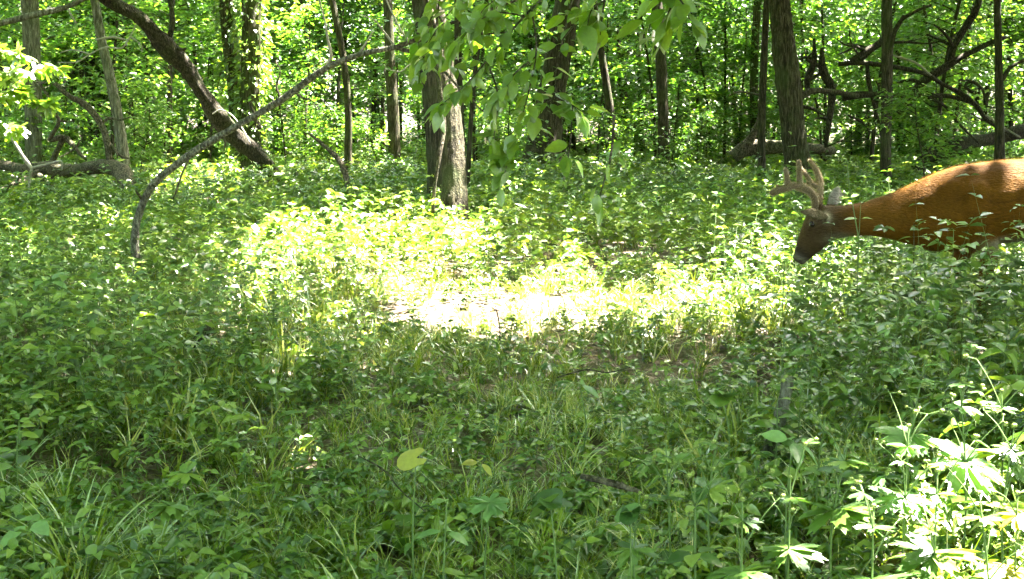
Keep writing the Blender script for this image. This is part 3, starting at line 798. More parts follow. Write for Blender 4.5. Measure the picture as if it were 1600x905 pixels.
# dim trunks deep in the wood
gt = np.random.default_rng(21)
far_rows = []
for k in range(46):
    D = gt.uniform(34, 78); px = gt.uniform(-250, 1850); w = gt.uniform(.10, .34) / mpp(D)
    lean = gt.normal() * 12
    far_rows.append((px, D, w, lean))
for px, D, w, lean in far_rows:
    zb = at(px, HORIZ, D); x = zb.x
    pyb = HORIZ + (CAMH - gz(x, D)) / mpp(D)
    tree('background_tree', 'dim slim trunk deep in the wood behind the clearing', [(px, pyb, D, w), (px + lean * .3 + gt.normal() * 3, pyb - 90, D, w * .9), (px + lean, 0, D, w * .75)],
         [M_bark_d, M_bark_m, M_bark][int(gt.integers(3))], 'slim trunks deep in the wood', ztop=11, segs=7, crown=False)

# ------------------------------------------------------------------ saplings and shrubs of the understorey (shared meshes)
def sapling_meshes(k, h, rad, low, nb, nl, ls):
    gg = np.random.default_rng(100 + k); s = Soup(); t = Soup()
    bend = gg.normal(size=2) * .25
    P = smooth_path([(0, 0, -.1), (bend[0] * .3, bend[1] * .3, h * .35), (bend[0], bend[1], h * .7), (bend[0] * 1.4, bend[1] * 1.2, h)], 12)
    V, F = tube_arrays(P, np.linspace(.03, .008, 12) * h / 4 + .004, 6, .08, k); t.add(V, F, .5)
    for b in range(nb):
        f = low + (1 - low) * (b + gg.uniform(0, .8)) / nb
        i = min(int(f * 11), 10); p0 = P[i] + (P[i + 1] - P[i]) * (f * 11 - i)
        a = gg.uniform(0, 6.28); ln = rad * (1.05 - .65 * ((f - low) / (1 - low)) ** 1.5) * gg.uniform(.55, 1.15)
        up = gg.uniform(-.1, .45)
        p1 = p0 + np.array([math.cos(a) * ln, math.sin(a) * ln, up * ln * .6]); pm = (p0 + p1) / 2 + [0, 0, .12 * ln]
        B = smooth_path([p0, pm, p1], 6)
        V, F = tube_arrays(B, np.linspace(.010, .003, 6), 3); t.add(V, F, .5)
        br = gg.uniform()
        for q in range(nl):
            u = gg.uniform(.2, 1.05) ** .8; c = B[min(int(u * 5), 5)]
            side = gg.normal() * .22 * ln; off = np.array([-math.sin(a) * side, math.cos(a) * side, gg.normal() * .05 - .25 * abs(side) * gg.uniform(0, 1)])
            V, F = place(LOD[0][q % 3], c + off + gg.normal(size=3) * .04, a + gg.normal() * .9 + (.6 if side > 0 else -.6), gg.normal() * .3 - .15, gg.normal() * .35, ls * gg.uniform(.6, 1.25))
            s.add(V, F, np.clip(br * .5 + gg.uniform(0, .5), 0, 1))
    return t.mesh('sapling_trunk', [M_bark_d]), s.mesh('sapling_crown', [M_far])
SAP = [sapling_meshes(0, 5.0, 1.5, .18, 34, 62, .125), sapling_meshes(1, 4.2, 1.4, .12, 30, 62, .125), sapling_meshes(2, 6.0, 1.7, .25, 38, 62, .13),
       sapling_meshes(3, 3.4, 1.2, .1, 26, 58, .115), sapling_meshes(4, 2.0, 1.0, .08, 22, 52, .105), sapling_meshes(5, 1.4, .8, .08, 18, 46, .1)]
def put_sapling(kind, x, y, sc, rot, name, label, cat, group):
    tm, cm = SAP[kind]
    root = empty(name, (x, y, gz(x, y))); tag(root, label, cat, group)
    for nm, me in (('trunk' if cat == 'sapling' else 'stem', tm), ('crown', cm)):
        c = child(nm, me, root, False); c.scale = (sc, sc, sc); c.rotation_euler = (0, 0, rot)
    return root
gs = np.random.default_rng(33)
NEAR_T = [(p, w, d) for p, w, d in TRUNK_PX if d < 30]
def clear_of_trunks(x, y, rad):
    px = CX + FPX * x / y; hw = rad / mpp(y) * .55
    return all(not (y < d and abs(px - p) < hw + w / 2) for p, w, d in NEAR_T)
made = 0; tries = 0
while made < 210 and tries < 6000:
    tries += 1
    D = 17 + 33 * gs.uniform() ** .75; x = gs.uniform(-1, 1) * (.45 * D + 3)
    kind = int(gs.choice([0, 1, 2, 3], p=[.3, .25, .33, .12])); sc = gs.uniform(.85, 1.3) * (1 + .35 * (D > 30))
    if D < 27 and not clear_of_trunks(x, D, 1.3 * sc): continue
    c = np.array([[x, D, 2.5]])
    if in_sun_way(c)[0] > 0: continue
    put_sapling(kind, x, D, sc, gs.uniform(0, 6.28), 'sapling', 'leafy understorey sapling in the green wall behind the clearing', 'sapling', 'saplings of the understorey'); made += 1
made = 0
while made < 125:
    D = 16 + 20 * gs.uniform(); x = gs.uniform(-1, 1) * (.45 * D + 2); kind = int(gs.choice([4, 5])); sc = gs.uniform(.7, 1.2)
    if D < 24 and not clear_of_trunks(x, D, .8 * sc): continue
    if in_sun_way(np.array([[x, D, .8]]))[0] > 0: continue
    put_sapling(kind, x, D, sc * .9, gs.uniform(0, 6.28), 'shrub', 'leafy green shrub at the foot of the wood behind the clearing', 'shrub', 'shrubs at the foot of the wood'); made += 1
# a few that stand out
put_sapling(4, at(1450, 240, 16.5).x, 16.5, .8, 2.0, 'shrub', 'rounded green shrub just above the neck of the deer', 'shrub', None)
put_sapling(4, at(790, 220, 19).x, 19, .8, .5, 'shrub', 'dark green shrub beside the foot of the near-black trunk', 'shrub', None)

# ------------------------------------------------------------------ the far wood and the canopy
def leaf_cloud(s, P, size, gg, flat=.35, rnd=None):
    """one folded quad per point"""
    n = len(P); V0, F0 = leaf_quad(.32, .08, .1)
    yaw = gg.uniform(0, 6.283, n); pit = gg.normal(0, flat, n); rol = gg.normal(0, flat, n); L = size * gg.uniform(.6, 1.3, n)
    cy_, sy_, cp, sp, cr, sr = np.cos(yaw), np.sin(yaw), np.cos(pit), np.sin(pit), np.cos(rol), np.sin(rol)
    R = np.zeros((n, 3, 3))
    R[:, 0, 0] = cy_ * cp; R[:, 0, 1] = -sy_ * cr - cy_ * sp * sr; R[:, 0, 2] = sy_ * sr - cy_ * sp * cr
    R[:, 1, 0] = sy_ * cp; R[:, 1, 1] = cy_ * cr - sy_ * sp * sr; R[:, 1, 2] = -cy_ * sr - sy_ * sp * cr
    R[:, 2, 0] = sp; R[:, 2, 1] = cp * sr; R[:, 2, 2] = cp * cr
    V = np.einsum('nij,kj->nki', R, V0) * L[:, None, None] + P[:, None, :]
    F = (F0[None] + (np.arange(n) * 4)[:, None, None]).reshape(-1, 3)
    rr = gg.uniform(0, 1, n) if rnd is None else rnd
    s.add(V.reshape(-1, 3), F, np.repeat(rr, 4))

gf = np.random.default_rng(55)
def clusters(gg, c, per, rad, flatz):
    m = len(c)
    P = np.repeat(c, per, 0) + gg.normal(size=(m * per, 3)) * np.array([rad, rad, rad * flatz])
    return P
s = Soup()
nC = 3500
D = np.sqrt(gf.uniform(40 ** 2, 80 ** 2, nC)); X = gf.uniform(-1, 1, nC) * (.46 * D + 14); Z = gf.uniform(0, 1, nC) ** .9 * 19
c = np.stack([X, D, Z + gz(X, D)], 1)
P = clusters(gf, c, 37, 1.0, .6); P[:, 2] = np.maximum(P[:, 2], gz(P[:, 0], P[:, 1]) + .05)
leaf_cloud(s, P, .42, gf, .6, np.repeat(gf.uniform(0, 1, nC), 37) * .6 + gf.uniform(0, .4, len(P)))
o = child('far_woods', s.mesh('far_woods', [M_far], False), None)
tag(o, 'sunlit mass of leaves far back in the wood', 'woods', kind='stuff')

# unseen wood beside and behind the camera, added to cut low skylight
s = Soup()
nC = 1500
ang = gf.uniform(0, 2 * math.pi, nC); rad = gf.uniform(1.0, 1.35, nC)
X = np.cos(ang) * 27 * rad; Y = 14 + np.sin(ang) * 30 * rad
ok = ~((Y > 20) & (np.abs(X) < .46 * Y + 4))
c = np.stack([X, Y, gf.uniform(.2, 1, nC) * 13], 1)[ok]
P = clusters(gf, c, 26, 1.3, .8); P[:, 2] = np.maximum(P[:, 2], .1)
leaf_cloud(s, P, .55, gf, .6)
o = child('surrounding_woods', s.mesh('surrounding_woods', [M_far], False), None)
tag(o, 'leafy wood out of view round the clearing, added to cut low skylight', 'woods', kind='stuff')

# canopy: leaf clumps overhead, thinned where the photograph shows sun on the ground
gc = np.random.default_rng(77)
nC = 10200
cx = gc.uniform(-24, 27, nC); cyy = gc.uniform(-14, 54, nC)
czz = gc.uniform(4.8, 10.5, nC)
czz = np.maximum(czz, 2.4 + .12 * np.clip(cyy, 0, 60))
ck = gc.uniform(size=nC) < np.where(cyy > 22, .52, 1.0)
c = np.stack([cx, cyy, czz], 1)[ck]
# extra unseen leaf clumps added overhead to shade foreground and middle ground
zz = gc.uniform(4.5, 9, 200); fx = gc.uniform(-3.6, 3.2, 200); fy = gc.uniform(1.0, 7.0, 200)
fx = np.append(fx, gc.uniform(-1.7, .5, 150)); fy = np.append(fy, gc.uniform(2.7, 5.0, 150)); zz = np.append(zz, gc.uniform(4.5, 9, 150))
fx = np.append(fx, gc.uniform(-7, 9, 450)); fy = np.append(fy, gc.uniform(8.5, 24, 450)); zz = np.append(zz, gc.uniform(5, 9.5, 450))
c = np.vstack([c, np.stack([fx + zz * SV[0] / SV[2], fy + zz * SV[1] / SV[2], zz], 1)])
P = clusters(gc, c, 34, .6, .45)
thin = in_sun_way(P)
P = P[gc.uniform(size=len(P)) >= thin]
tx = np.array([[t[0], t[1]] for t in TOPS])
d2 = ((P[:, None, 0] - tx[None, :, 0]) ** 2 + (P[:, None, 1] - tx[None, :, 1]) ** 2) if len(P) < 10 else None
own = np.full(len(P), -1)
best = np.full(len(P), 3.2 ** 2)
for i, (x, y, r) in enumerate(TOPS):
    dd = (P[:, 0] - x) ** 2 + (P[:, 1] - y) ** 2
    k = dd < best; own[k] = i; best[k] = dd[k]
for i, (x, y, r) in enumerate(TOPS):
    k = own == i
    if k.sum() == 0: continue
    s = Soup(); leaf_cloud(s, P[k], .34, gc, .35)
    child('crown', s.mesh('crown', [M_canopy], False), r)
s = Soup(); leaf_cloud(s, P[own < 0], .34, gc, .35)
o = child('canopy_foliage', s.mesh('canopy_foliage', [M_canopy], False), None)
tag(o, 'leafy canopy of the wood overhead, out of view, gaps and extra clumps shaping the sunlight', 'canopy', kind='stuff')
# ------------------------------------------------------------------ the deer
def coat_mat():
    m, nt, N, L = nodes_of('deer_coat')
    at_ = N('ShaderNodeAttribute'); at_.attribute_name = 'coat'
    tc = N('ShaderNodeTexCoord'); mp = N('ShaderNodeMapping'); mp.inputs['Scale'].default_value = (.25, 1, .8); mp.inputs['Rotation'].default_value = (0, .35, 0); L(tc.outputs['Object'], mp.inputs[0])
    n1 = N('ShaderNodeTexNoise'); n1.inputs['Scale'].default_value = 160; n1.inputs['Detail'].default_value = 6; L(mp.outputs[0], n1.inputs['Vector'])
    n2 = N('ShaderNodeTexNoise'); n2.inputs['Scale'].default_value = 9; n2.inputs['Detail'].default_value = 4; L(mp.outputs[0], n2.inputs['Vector'])
    r = ramp(N, [(.3, (.72, .70, .66)), (.7, (1.22, 1.22, 1.2))]); L(n1.outputs['Fac'], r.inputs[0])
    r2 = ramp(N, [(.3, (.62, .58, .55)), (.7, (1.18, 1.18, 1.18))]); L(n2.outputs['Fac'], r2.inputs[0])
    a = N('ShaderNodeMix'); a.data_type = 'RGBA'; a.blend_type = 'MULTIPLY'; a.inputs[0].default_value = 1; L(at_.outputs['Color'], a.inputs[6]); L(r.outputs[0], a.inputs[7])
    c = N('ShaderNodeMix'); c.data_type = 'RGBA'; c.blend_type = 'MULTIPLY'; c.inputs[0].default_value = 1; L(a.outputs[2], c.inputs[6]); L(r2.outputs[0], c.inputs[7])
    b = N('ShaderNodeBsdfPrincipled'); b.inputs['Roughness'].default_value = .6; b.inputs['Specular IOR Level'].default_value = .05; L(c.outputs[2], b.inputs['Base Color'])
    b.inputs['Sheen Weight'].default_value = .0; b.inputs['Sheen Roughness'].default_value = .5
    bp = N('ShaderNodeBump'); bp.inputs['Strength'].default_value = .55; bp.inputs['Distance'].default_value = .012; L(n1.outputs['Fac'], bp.inputs['Height']); L(bp.outputs[0], b.inputs['Normal'])
    o = N('ShaderNodeOutputMaterial'); L(b.outputs[0], o.inputs[0])
    return m
def velvet_mat():
    m, nt, N, L = nodes_of('antler_velvet')
    tc = N('ShaderNodeTexCoord'); n1 = N('ShaderNodeTexNoise'); n1.inputs['Scale'].default_value = 120; n1.inputs['Detail'].default_value = 5; L(tc.outputs['Object'], n1.inputs['Vector'])
    r = ramp(N, [(.3, (.07, .048, .026)), (.7, (.125, .09, .052))]); L(n1.outputs['Fac'], r.inputs[0])
    b = N('ShaderNodeBsdfPrincipled'); b.inputs['Roughness'].default_value = .9; L(r.outputs[0], b.inputs['Base Color'])
    b.inputs['Sheen Weight'].default_value = .6; b.inputs['Sheen Roughness'].default_value = .35; b.inputs['Sheen Tint'].default_value = (1, .93, .75, 1)
    bp = N('ShaderNodeBump'); bp.inputs['Strength'].default_value = .4; bp.inputs['Distance'].default_value = .004; L(n1.outputs['Fac'], bp.inputs['Height']); L(bp.outputs[0], b.inputs['Normal'])
    o = N('ShaderNodeOutputMaterial'); L(b.outputs[0], o.inputs[0])
    return m
M_coat, M_velvet = coat_mat(), velvet_mat()
M_fuzz = leaf_mat('velvet_fuzz', [(0, (.15, .115, .07)), (1, (.28, .22, .14))], (1.2, 1.1, .9), .5, gloss=0)
M_eye = plain_mat('deer_eye', (.012, .008, .006), .08, .1, 5, 0)
DD = 6.8
def build_deer():
    base = at(1530, 530, DD); base.z = gz(base.x, DD)
    root = empty('deer', base)
    tag(root, 'reddish-brown buck with velvet antlers grazing with its head down', 'deer')
    s = Soup()
    def ring_loft(secs, dy=0.0, n=20, sq=.85):
        """sections: top px, bottom px, half width"""
        A = np.array([[*t, *b, w] for t, b, w in secs], float)
        A = smooth_path(A, 5 * (len(secs) - 1) + 1)
        V = []; F = []
        a = np.linspace(0, 2 * np.pi, n, endpoint=False)
        for tx, ty, bx, by, w in A:
            T = np.array(at(tx, ty, DD)); B = np.array(at(bx, by, DD)); c = (T + B) / 2; u = (T - B) / 2
            cs, sn = np.cos(a), np.sin(a)
            # a little egg-shaped: widest below the middle
            ww = w * np.sign(sn) * np.abs(sn) ** sq * (1 - .12 * cs)
            V.append(c + np.outer(cs, u) + np.outer(ww, [0, 1, 0]) + [0, dy, 0])
        m = len(V); V = np.vstack(V + [V[0].mean(0, keepdims=True), V[-1].mean(0, keepdims=True)])
        for i in range(m - 1):
            for j in range(n):
                k = (j + 1) % n; F += [(i * n + j, i * n + k, (i + 1) * n + k), (i * n + j, (i + 1) * n + k, (i + 1) * n + j)]
        for j in range(n):
            k = (j + 1) % n; F.append((m * n, k, j)); F.append((m * n + 1, (m - 1) * n + j, (m - 1) * n + k))
        s.add(V, F, 0)
    ring_loft([((1806, 300), (1800, 340), .04), ((1792, 272), (1782, 372), .115), ((1750, 252), (1735, 392), .165), ((1690, 246), (1680, 384), .18), ((1630, 247), (1628, 378), .195),
               ((1570, 250), (1570, 380), .195), ((1515, 256), (1522, 388), .175), ((1475, 265), (1480, 394), .15), ((1435, 282), (1442, 390), .12),
               ((1398, 299), (1407, 378), .092), ((1362, 312), (1364, 369), .075), ((1330, 319), (1325, 370), .066), ((1306, 321), (1300, 376), .064),
               ((1284, 321), (1290, 384), .068), ((1266, 328), (1283, 391), .066), ((1256, 346), (1276, 396), .054), ((1249, 366), (1269, 402), .041),
               ((1243, 386), (1262, 408), .034), ((1240, 398), (1258, 412), .031), ((1241, 407), (1252, 414), .022)])
    def leg(pts, dy):
        A = np.array([list(at(x, y, DD)) + [r] for x, y, r in pts]); A[:, 1] += dy
        A = smooth_path(A, 30)
        V, F = tube_arrays(A[:, :3], A[:, 3], 12); s.add(V, F, 0)
    leg([(1520, 330, .085), (1530, 375, .062), (1534, 400, .045), (1524, 455, .03), (1526, 500, .02), (1520, 518, .022), (1514, 534, .027)], -.10)
    leg([(1520, 330, .085), (1528, 375, .062), (1512, 400, .045), (1490, 452, .03), (1496, 500, .02), (1490, 518, .022), (1484, 534, .027)], .10)
    leg([(1735, 315, .12), (1712, 375, .085), (1718, 405, .06), (1772, 446, .036), (1762, 500, .022), (1756, 518, .024), (1750, 534, .028)], -.11)
    leg([(1735, 315, .12), (1705, 375, .085), (1690, 405, .06), (1735, 448, .036), (1722, 500, .022), (1716, 518, .024), (1710, 534, .028)], .11)
    A = np.array([list(at(x, y, DD)) + [r] for x, y, r in [(1795, 285, .03), (1812, 305, .034), (1818, 335, .028), (1816, 356, .008)]])
    V, F = tube_arrays(smooth_path(A, 10)[:, :3], smooth_path(A, 10)[:, 3], 8); s.add(V, F, 0)
    # brow ridge, cheek, nose pad
    def blob(px, py, dy, r, sc=(1, 1, 1)):
        bm = bmesh.new(); bmesh.ops.create_icosphere(bm, subdivisions=2, radius=r)
        c = np.array(at(px, py, DD)) + [0, dy, 0]
        V = np.array([v.co[:] for v in bm.verts]) * sc + c; F = np.array([[v.index for v in f.verts] for f in bm.faces]); bm.free(); s.add(V, F, 0)
    for sgn in (-1, 1):
        blob(1268, 345, sgn * .05, .026); blob(1284, 372, sgn * .042, .036); blob(1244, 403, sgn * .014, .02); blob(1277, 322, sgn * .035, .026)
        blob(1512, 322, sgn * .135, .105, (.85, .55, 1.5)); blob(1478, 300, sgn * .10, .07, (1.2, .5, 1.1)); blob(1470, 350, sgn * .10, .075, (1, .55, 1)); blob(1400, 335, sgn * .06, .06, (1.6, .5, .8)); blob(1600, 310, sgn * .14, .12, (1.6, .5, 1.1)); blob(1530, 372, sgn * .12, .065, (.8, .6, 1.2)); blob(1740, 310, sgn * .12, .13, (1, .55, 1.1))
    # ears: cupped blades
    def ear(rows, up):
        A = np.array([list(at(x, y, DD)) + [w] for x, y, dy, w in rows]); A[:, 1] += [r[2] for r in rows]
        A = smooth_path(A, 12); V = []; F = []; n = 12
        a = np.linspace(0, 2 * np.pi, n, endpoint=False)
        T = np.gradient(A[:, :3], axis=0)
        for i in range(12):
            t = T[i] / np.linalg.norm(T[i]); side = np.cross(t, up); side /= np.linalg.norm(side); nn = np.cross(side, t)
            w = A[i, 3]
            V.append(A[i, :3] + np.outer(np.cos(a) * w, side) + np.outer(np.sin(a) * .011 + .35 * w * np.cos(a) ** 2, nn))
        V = np.vstack(V + [A[:1, :3], A[-1:, :3]])
        for i in range(11):
            for j in range(n):
                k = (j + 1) % n; F += [(i * n + j, i * n + k, (i + 1) * n + k), (i * n + j, (i + 1) * n + k, (i + 1) * n + j)]
        for j in range(n):
            k = (j + 1) % n; F.append((144, k, j)); F.append((145, 132 + j, 132 + k))
        s.add(V, F, 0)
    ear([(1296, 330, .05, .016), (1303, 318, .07, .034), (1311, 304, .09, .036), (1318, 293, .10, .010)], np.array([.3, -1, .1]))
    ear([(1288, 338, -.06, .016), (1275, 335, -.10, .030), (1258, 331, -.13, .032), (1240, 327, -.15, .008)], np.array([.1, -1, .25]))
    V, F, R, M = s.arrays()
    tmp = bpy.data.objects.new('deer_body', mesh_from('deer_body', V, F, M_coat))
    C.objects.link(tmp)
    rm = tmp.modifiers.new('r', 'REMESH'); rm.mode = 'VOXEL'; rm.voxel_size = .0105; rm.use_smooth_shade = True
    smo = tmp.modifiers.new('s', 'SMOOTH'); smo.factor = .5; smo.iterations = 5
    bpy.context.view_layer.update()
    me = bpy.data.meshes.new_from_object(tmp.evaluated_get(bpy.context.evaluated_depsgraph_get()))
    bpy.data.objects.remove(tmp)
    me.materials.clear(); me.materials.append(M_coat)
    n = len(me.vertices); co = np.empty(n * 3, np.float32); me.vertices.foreach_get('co', co); co = co.reshape(-1, 3)
    no = np.empty(n * 3, np.float32); me.vertices.foreach_get('normal', no); no = no.reshape(-1, 3)
    px, py = to_px(co[:, 0], np.full(n, DD), co[:, 2])
    col = np.tile(np.array([.098, .042, .0038]), (n, 1))
    def mixc(k, c):
        k = np.clip(k, 0, 1)[:, None]; col[:] = col * (1 - k) + np.array(c) * k
    wob = .5 + .5 * np.sin(px * .11) * np.sin(py * .17 + px * .05)
    mixc(sm(400, 330, py) * 0 + sm(1430, 1330, px) * .4, (.078, .036, .009))                      # neck duller
    mixc(sm(366, 380, py + wob * 6) * sm(1500, 1545, px), (.17, .155, .11))                          # white belly
    mixc(sm(384, 398, py) * (px > 1460), (.11, .045, .009))
    head = sm(1345, 1288, px + 8 * np.sin(py * .25))
    mixc(head, (.05, .031, .014))                                                                  # grey-brown face
    mixc(sm(1300, 1280, px) * sm(352, 375, py) * sm(20, -6, (px - 1243) * .75 - (py - 372) * .9) * 0, (.1, .06, .04))
    u = (px - 1270) * -.5 + (py - 345) * .87                                                       # along the face
    mixc(head * sm(34, 58, u), (.026, .018, .013))                                                 # dark muzzle
    mixc(head * sm(66, 74, u), (.012, .010, .010))                                                 # nose
    mixc(np.exp(-(((px - 1310) / 22) ** 2 + ((py - 374) / 10) ** 2)) * 1.2, (.13, .12, .085))        # throat patch
    mixc(np.exp(-(((px - 1266) / 7) ** 2 + ((py - 347) / 6) ** 2)) * .9, (.13, .10, .06))
    mixc(head * np.exp(-((u - 62) / 5) ** 2) * .8, (.14, .125, .10))
    mixc(np.exp(-((py - 255) / 12) ** 2) * .35 * (px > 1420), (.09, .035, .006))
    mixc(np.exp(-(((px - 1288) / 7) ** 2 + ((py - 338) / 8) ** 2)) * (no[:, 1] < 0) * 1.2, (.26, .23, .17))
    ear_far = (py < 320) & (px > 1292) & (px < 1330) & (co[:, 1] > DD + .045)
    mixc(ear_far * 1.0, (.17, .16, .15))
    ear_near = (co[:, 1] < DD - .075) & (px < 1292)
    mixc(ear_near * 1.0, (.075, .06, .038))
    mixc(sm(516, 522, py), (.02, .017, .015))                                                      # hooves
    ca = me.color_attributes.new('coat', 'FLOAT_COLOR', 'POINT')
    ca.data.foreach_set('color', np.hstack([col, np.ones((n, 1))]).astype(np.float32).ravel())
    body = child('body', me, root)
    # short lying hair over the coat
    gh = np.random.default_rng(8); nf = len(me.polygons)
    fc = np.empty(nf * 3, np.float32); me.polygons.foreach_get('center', fc); fc = fc.reshape(-1, 3)
    fn = np.empty(nf * 3, np.float32); me.polygons.foreach_get('normal', fn); fn = fn.reshape(-1, 3)
    fv = np.array([p.vertices[0] for p in me.polygons])
    k = gh.integers(0, nf, 44000); c0, n0 = fc[k] + gh.normal(size=(len(k), 3)) * .004, fn[k]
    hx, hy = to_px(c0[:, 0], np.full(len(k), DD), c0[:, 2])
    back = np.tile(np.array([1., 0, -.25]), (len(k), 1)); hd = hx < 1300; back[hd] = (.45, 0, .85)
    back += gh.normal(size=back.shape) * .22
    t = back - n0 * (back * n0).sum(1)[:, None]; t /= np.linalg.norm(t, axis=1)[:, None] + 1e-6
    ln = np.where(hd, .010, .024) * gh.uniform(.6, 1.3, len(k)); wd = np.cross(n0, t) * .0011
    tip = c0 + t * ln[:, None] + n0 * (ln * gh.uniform(.12, .32, len(k)))[:, None]
    HV = np.stack([c0 - wd, c0 + wd, tip], 1).reshape(-1, 3)
    hm = mesh_from('fur', HV, np.arange(len(HV)).reshape(-1, 3), M_coat)
    hc = np.repeat(col[fv[k]] * gh.uniform(.7, 1.5, len(k))[:, None], 3, 0)
    ca = hm.color_attributes.new('coat', 'FLOAT_COLOR', 'POINT'); ca.data.foreach_set('color', np.hstack([hc, np.ones((len(hc), 1))]).astype(np.float32).ravel())
    fo = child('fur', hm, root); fo['kind'] = 'stuff'
    # antlers in velvet: main beam with tines, one mesh each
    def antler(beams):
        ss = Soup()
        for rows in beams:
            A = np.array([list(at(x, y, DD)) + [w * mpp(DD) / 2 * .98] for x, y, dy, w in rows]); A[:, 1] += [r[2] for r in rows]
            A = smooth_path(A, 7 * (len(rows) - 1) + 1)
            e = np.array([.95, .8, .5]); A = np.vstack([A, *[np.append(A[-1, :3] + (A[-1, :3] - A[-2, :3]) / np.linalg.norm(A[-1, :3] - A[-2, :3]) * A[-1, 3] * f, A[-1, 3] * k) for f, k in ((.5, .85), (.85, .5), (1, .1))]])
            V, F = tube_arrays(A[:, :3], A[:, 3], 12, .03, 2); ss.add(V, F, 0)
        V, F, R, M = ss.arrays()
        tmp = bpy.data.objects.new('antler', mesh_from('antler', V, F, M_velvet)); C.objects.link(tmp)
        rm = tmp.modifiers.new('r', 'REMESH'); rm.mode = 'VOXEL'; rm.voxel_size = .0045; rm.use_smooth_shade = True
        s2 = tmp.modifiers.new('s', 'SMOOTH'); s2.factor = .5; s2.iterations = 4
        bpy.context.view_layer.update()
        me = bpy.data.meshes.new_from_object(tmp.evaluated_get(bpy.context.evaluated_depsgraph_get())); bpy.data.objects.remove(tmp)
        me.materials.clear(); me.materials.append(M_velvet)
        ao = child('antler', me, root)
        gh = np.random.default_rng(4); nf = len(me.polygons)
        fc = np.empty(nf * 3, np.float32); me.polygons.foreach_get('center', fc); fc = fc.reshape(-1, 3)
        fn = np.empty(nf * 3, np.float32); me.polygons.foreach_get('normal', fn); fn = fn.reshape(-1, 3)
        k = gh.integers(0, nf, 7000); sd = np.cross(fn[k], gh.normal(size=(len(k), 3))); sd /= np.linalg.norm(sd, axis=1)[:, None] + 1e-6
        HV = np.stack([fc[k] - sd * .0007, fc[k] + sd * .0007, fc[k] + (fn[k] + gh.normal(size=fn[k].shape) * .3) * gh.uniform(.004, .009, len(k))[:, None]], 1).reshape(-1, 3)
        vz = bpy.data.objects.new('velvet', mesh_from('velvet', HV, np.arange(len(HV)).reshape(-1, 3), M_fuzz)); C.objects.link(vz); vz.parent = ao; vz['kind'] = 'stuff'
    antler([[(1272, 330, -.03, 13), (1270, 312, -.05, 12), (1262, 300, -.08, 12), (1248, 292, -.12, 13), (1230, 288, -.17, 12), (1212, 292, -.19, 12), (1196, 298, -.19, 10)],
            [(1240, 290, -.14, 10), (1240, 272, -.14, 9), (1239, 252, -.14, 7.5)], [(1220, 290, -.18, 10), (1218, 274, -.18, 8.5), (1216, 264, -.18, 8)],
            [(1205, 294, -.19, 7), (1203, 288, -.19, 6)], [(1264, 304, -.07, 6), (1257, 292, -.03, 6), (1253, 287, -.01, 5)]])
    antler([[(1282, 330, .03, 13), (1284, 312, .06, 12), (1288, 298, .10, 12), (1291, 285, .15, 11), (1289, 269, .19, 9), (1280, 253, .21, 7)],
            [(1287, 296, .11, 9), (1278, 289, .13, 9), (1270, 276, .15, 7.5), (1260, 264, .16, 7)], [(1280, 312, .04, 7), (1269, 300, .02, 7), (1263, 286, .01, 6)], [(1283, 306, .06, 6), (1276, 304, .03, 6)]])
    for sg in (-1, 1):
        bm = bmesh.new(); bmesh.ops.create_uvsphere(bm, u_segments=14, v_segments=10, radius=.016)
        em = bpy.data.meshes.new('eye'); bm.to_mesh(em); bm.free(); em.materials.append(M_eye)
        for p in em.polygons: p.use_smooth = True
        e = bpy.data.objects.new('eye', em); C.objects.link(e); e.parent = root
        e.location = at(1264, 349, DD) + Vector((0, sg * .066, 0)) - root.location
build_deer()

# ------------------------------------------------------------------ single leaves as objects of their own
def leaf_mesh(name, arr, mat):
    V, F = arr; return mesh_from(name, V, F, mat, np.full(len(V), .0))
def with_stalk(arr, ln=.25):
    V, F = arr
    V = V + [ln, 0, 0]
    T, G = tube_arrays([(0, 0, 0), (ln * .5, 0, .01), (ln + .02, 0, 0)], [.012, .010, .009], 3)
    return np.vstack([V, T]), np.vstack([F, G[:12] + len(V)])
LM = {}
for key, mat in (('hang', M_hang), ('weed', M_weed), ('pale', M_pale), ('yellow', M_yellow), ('low', M_weed2)):
    LM[key] = {'ovate': [leaf_mesh('leaf', with_stalk(leaf_ovate(8, w, .14, d, .82, .03), .18), mat) for w, d in ((.26, .15), (.30, .28), (.23, .22))],
               'lobed': [leaf_mesh('leaf', leaf_lobed(5, 7, 2.1, dp, .07, dr), mat) for dp, dr in ((.6, .25), (.5, .4), (.68, .15))],
               'cut': [leaf_mesh('leaf', leaf_lobed(3, 9, 1.25, .62, .09, dr), mat) for dr in (.2, .35, .1)],
               'heart': [leaf_mesh('leaf', leaf_heart(d, 18), mat) for d in (.1, .2, .05)]}
gp = np.random.default_rng(91)
def put_leaf(root, key, shape, pos, yaw, pitch, roll, size):
    me = LM[key][shape][int(gp.integers(3))]
    o = bpy.data.objects.new('leaf', me); C.objects.link(o); o.parent = root
    o.location = Vector(pos) - root.location
    o.rotation_euler = (Matrix.Rotation(yaw, 3, 'Z') @ Matrix.Rotation(-pitch, 3, 'Y') @ Matrix.Rotation(roll, 3, 'X')).to_euler()
    o.scale = (size, size, size)
    return o
def stem_mesh(paths, mat, name='stem', segs=5):
    s = Soup()
    for P, r0, r1 in paths:
        Q = smooth_path(P, max(6, 4 * (len(P) - 1) + 1)); V, F = tube_arrays(Q, np.linspace(r0, r1, len(Q)), segs); s.add(V, F, .5)
    return s.mesh(name, [mat])

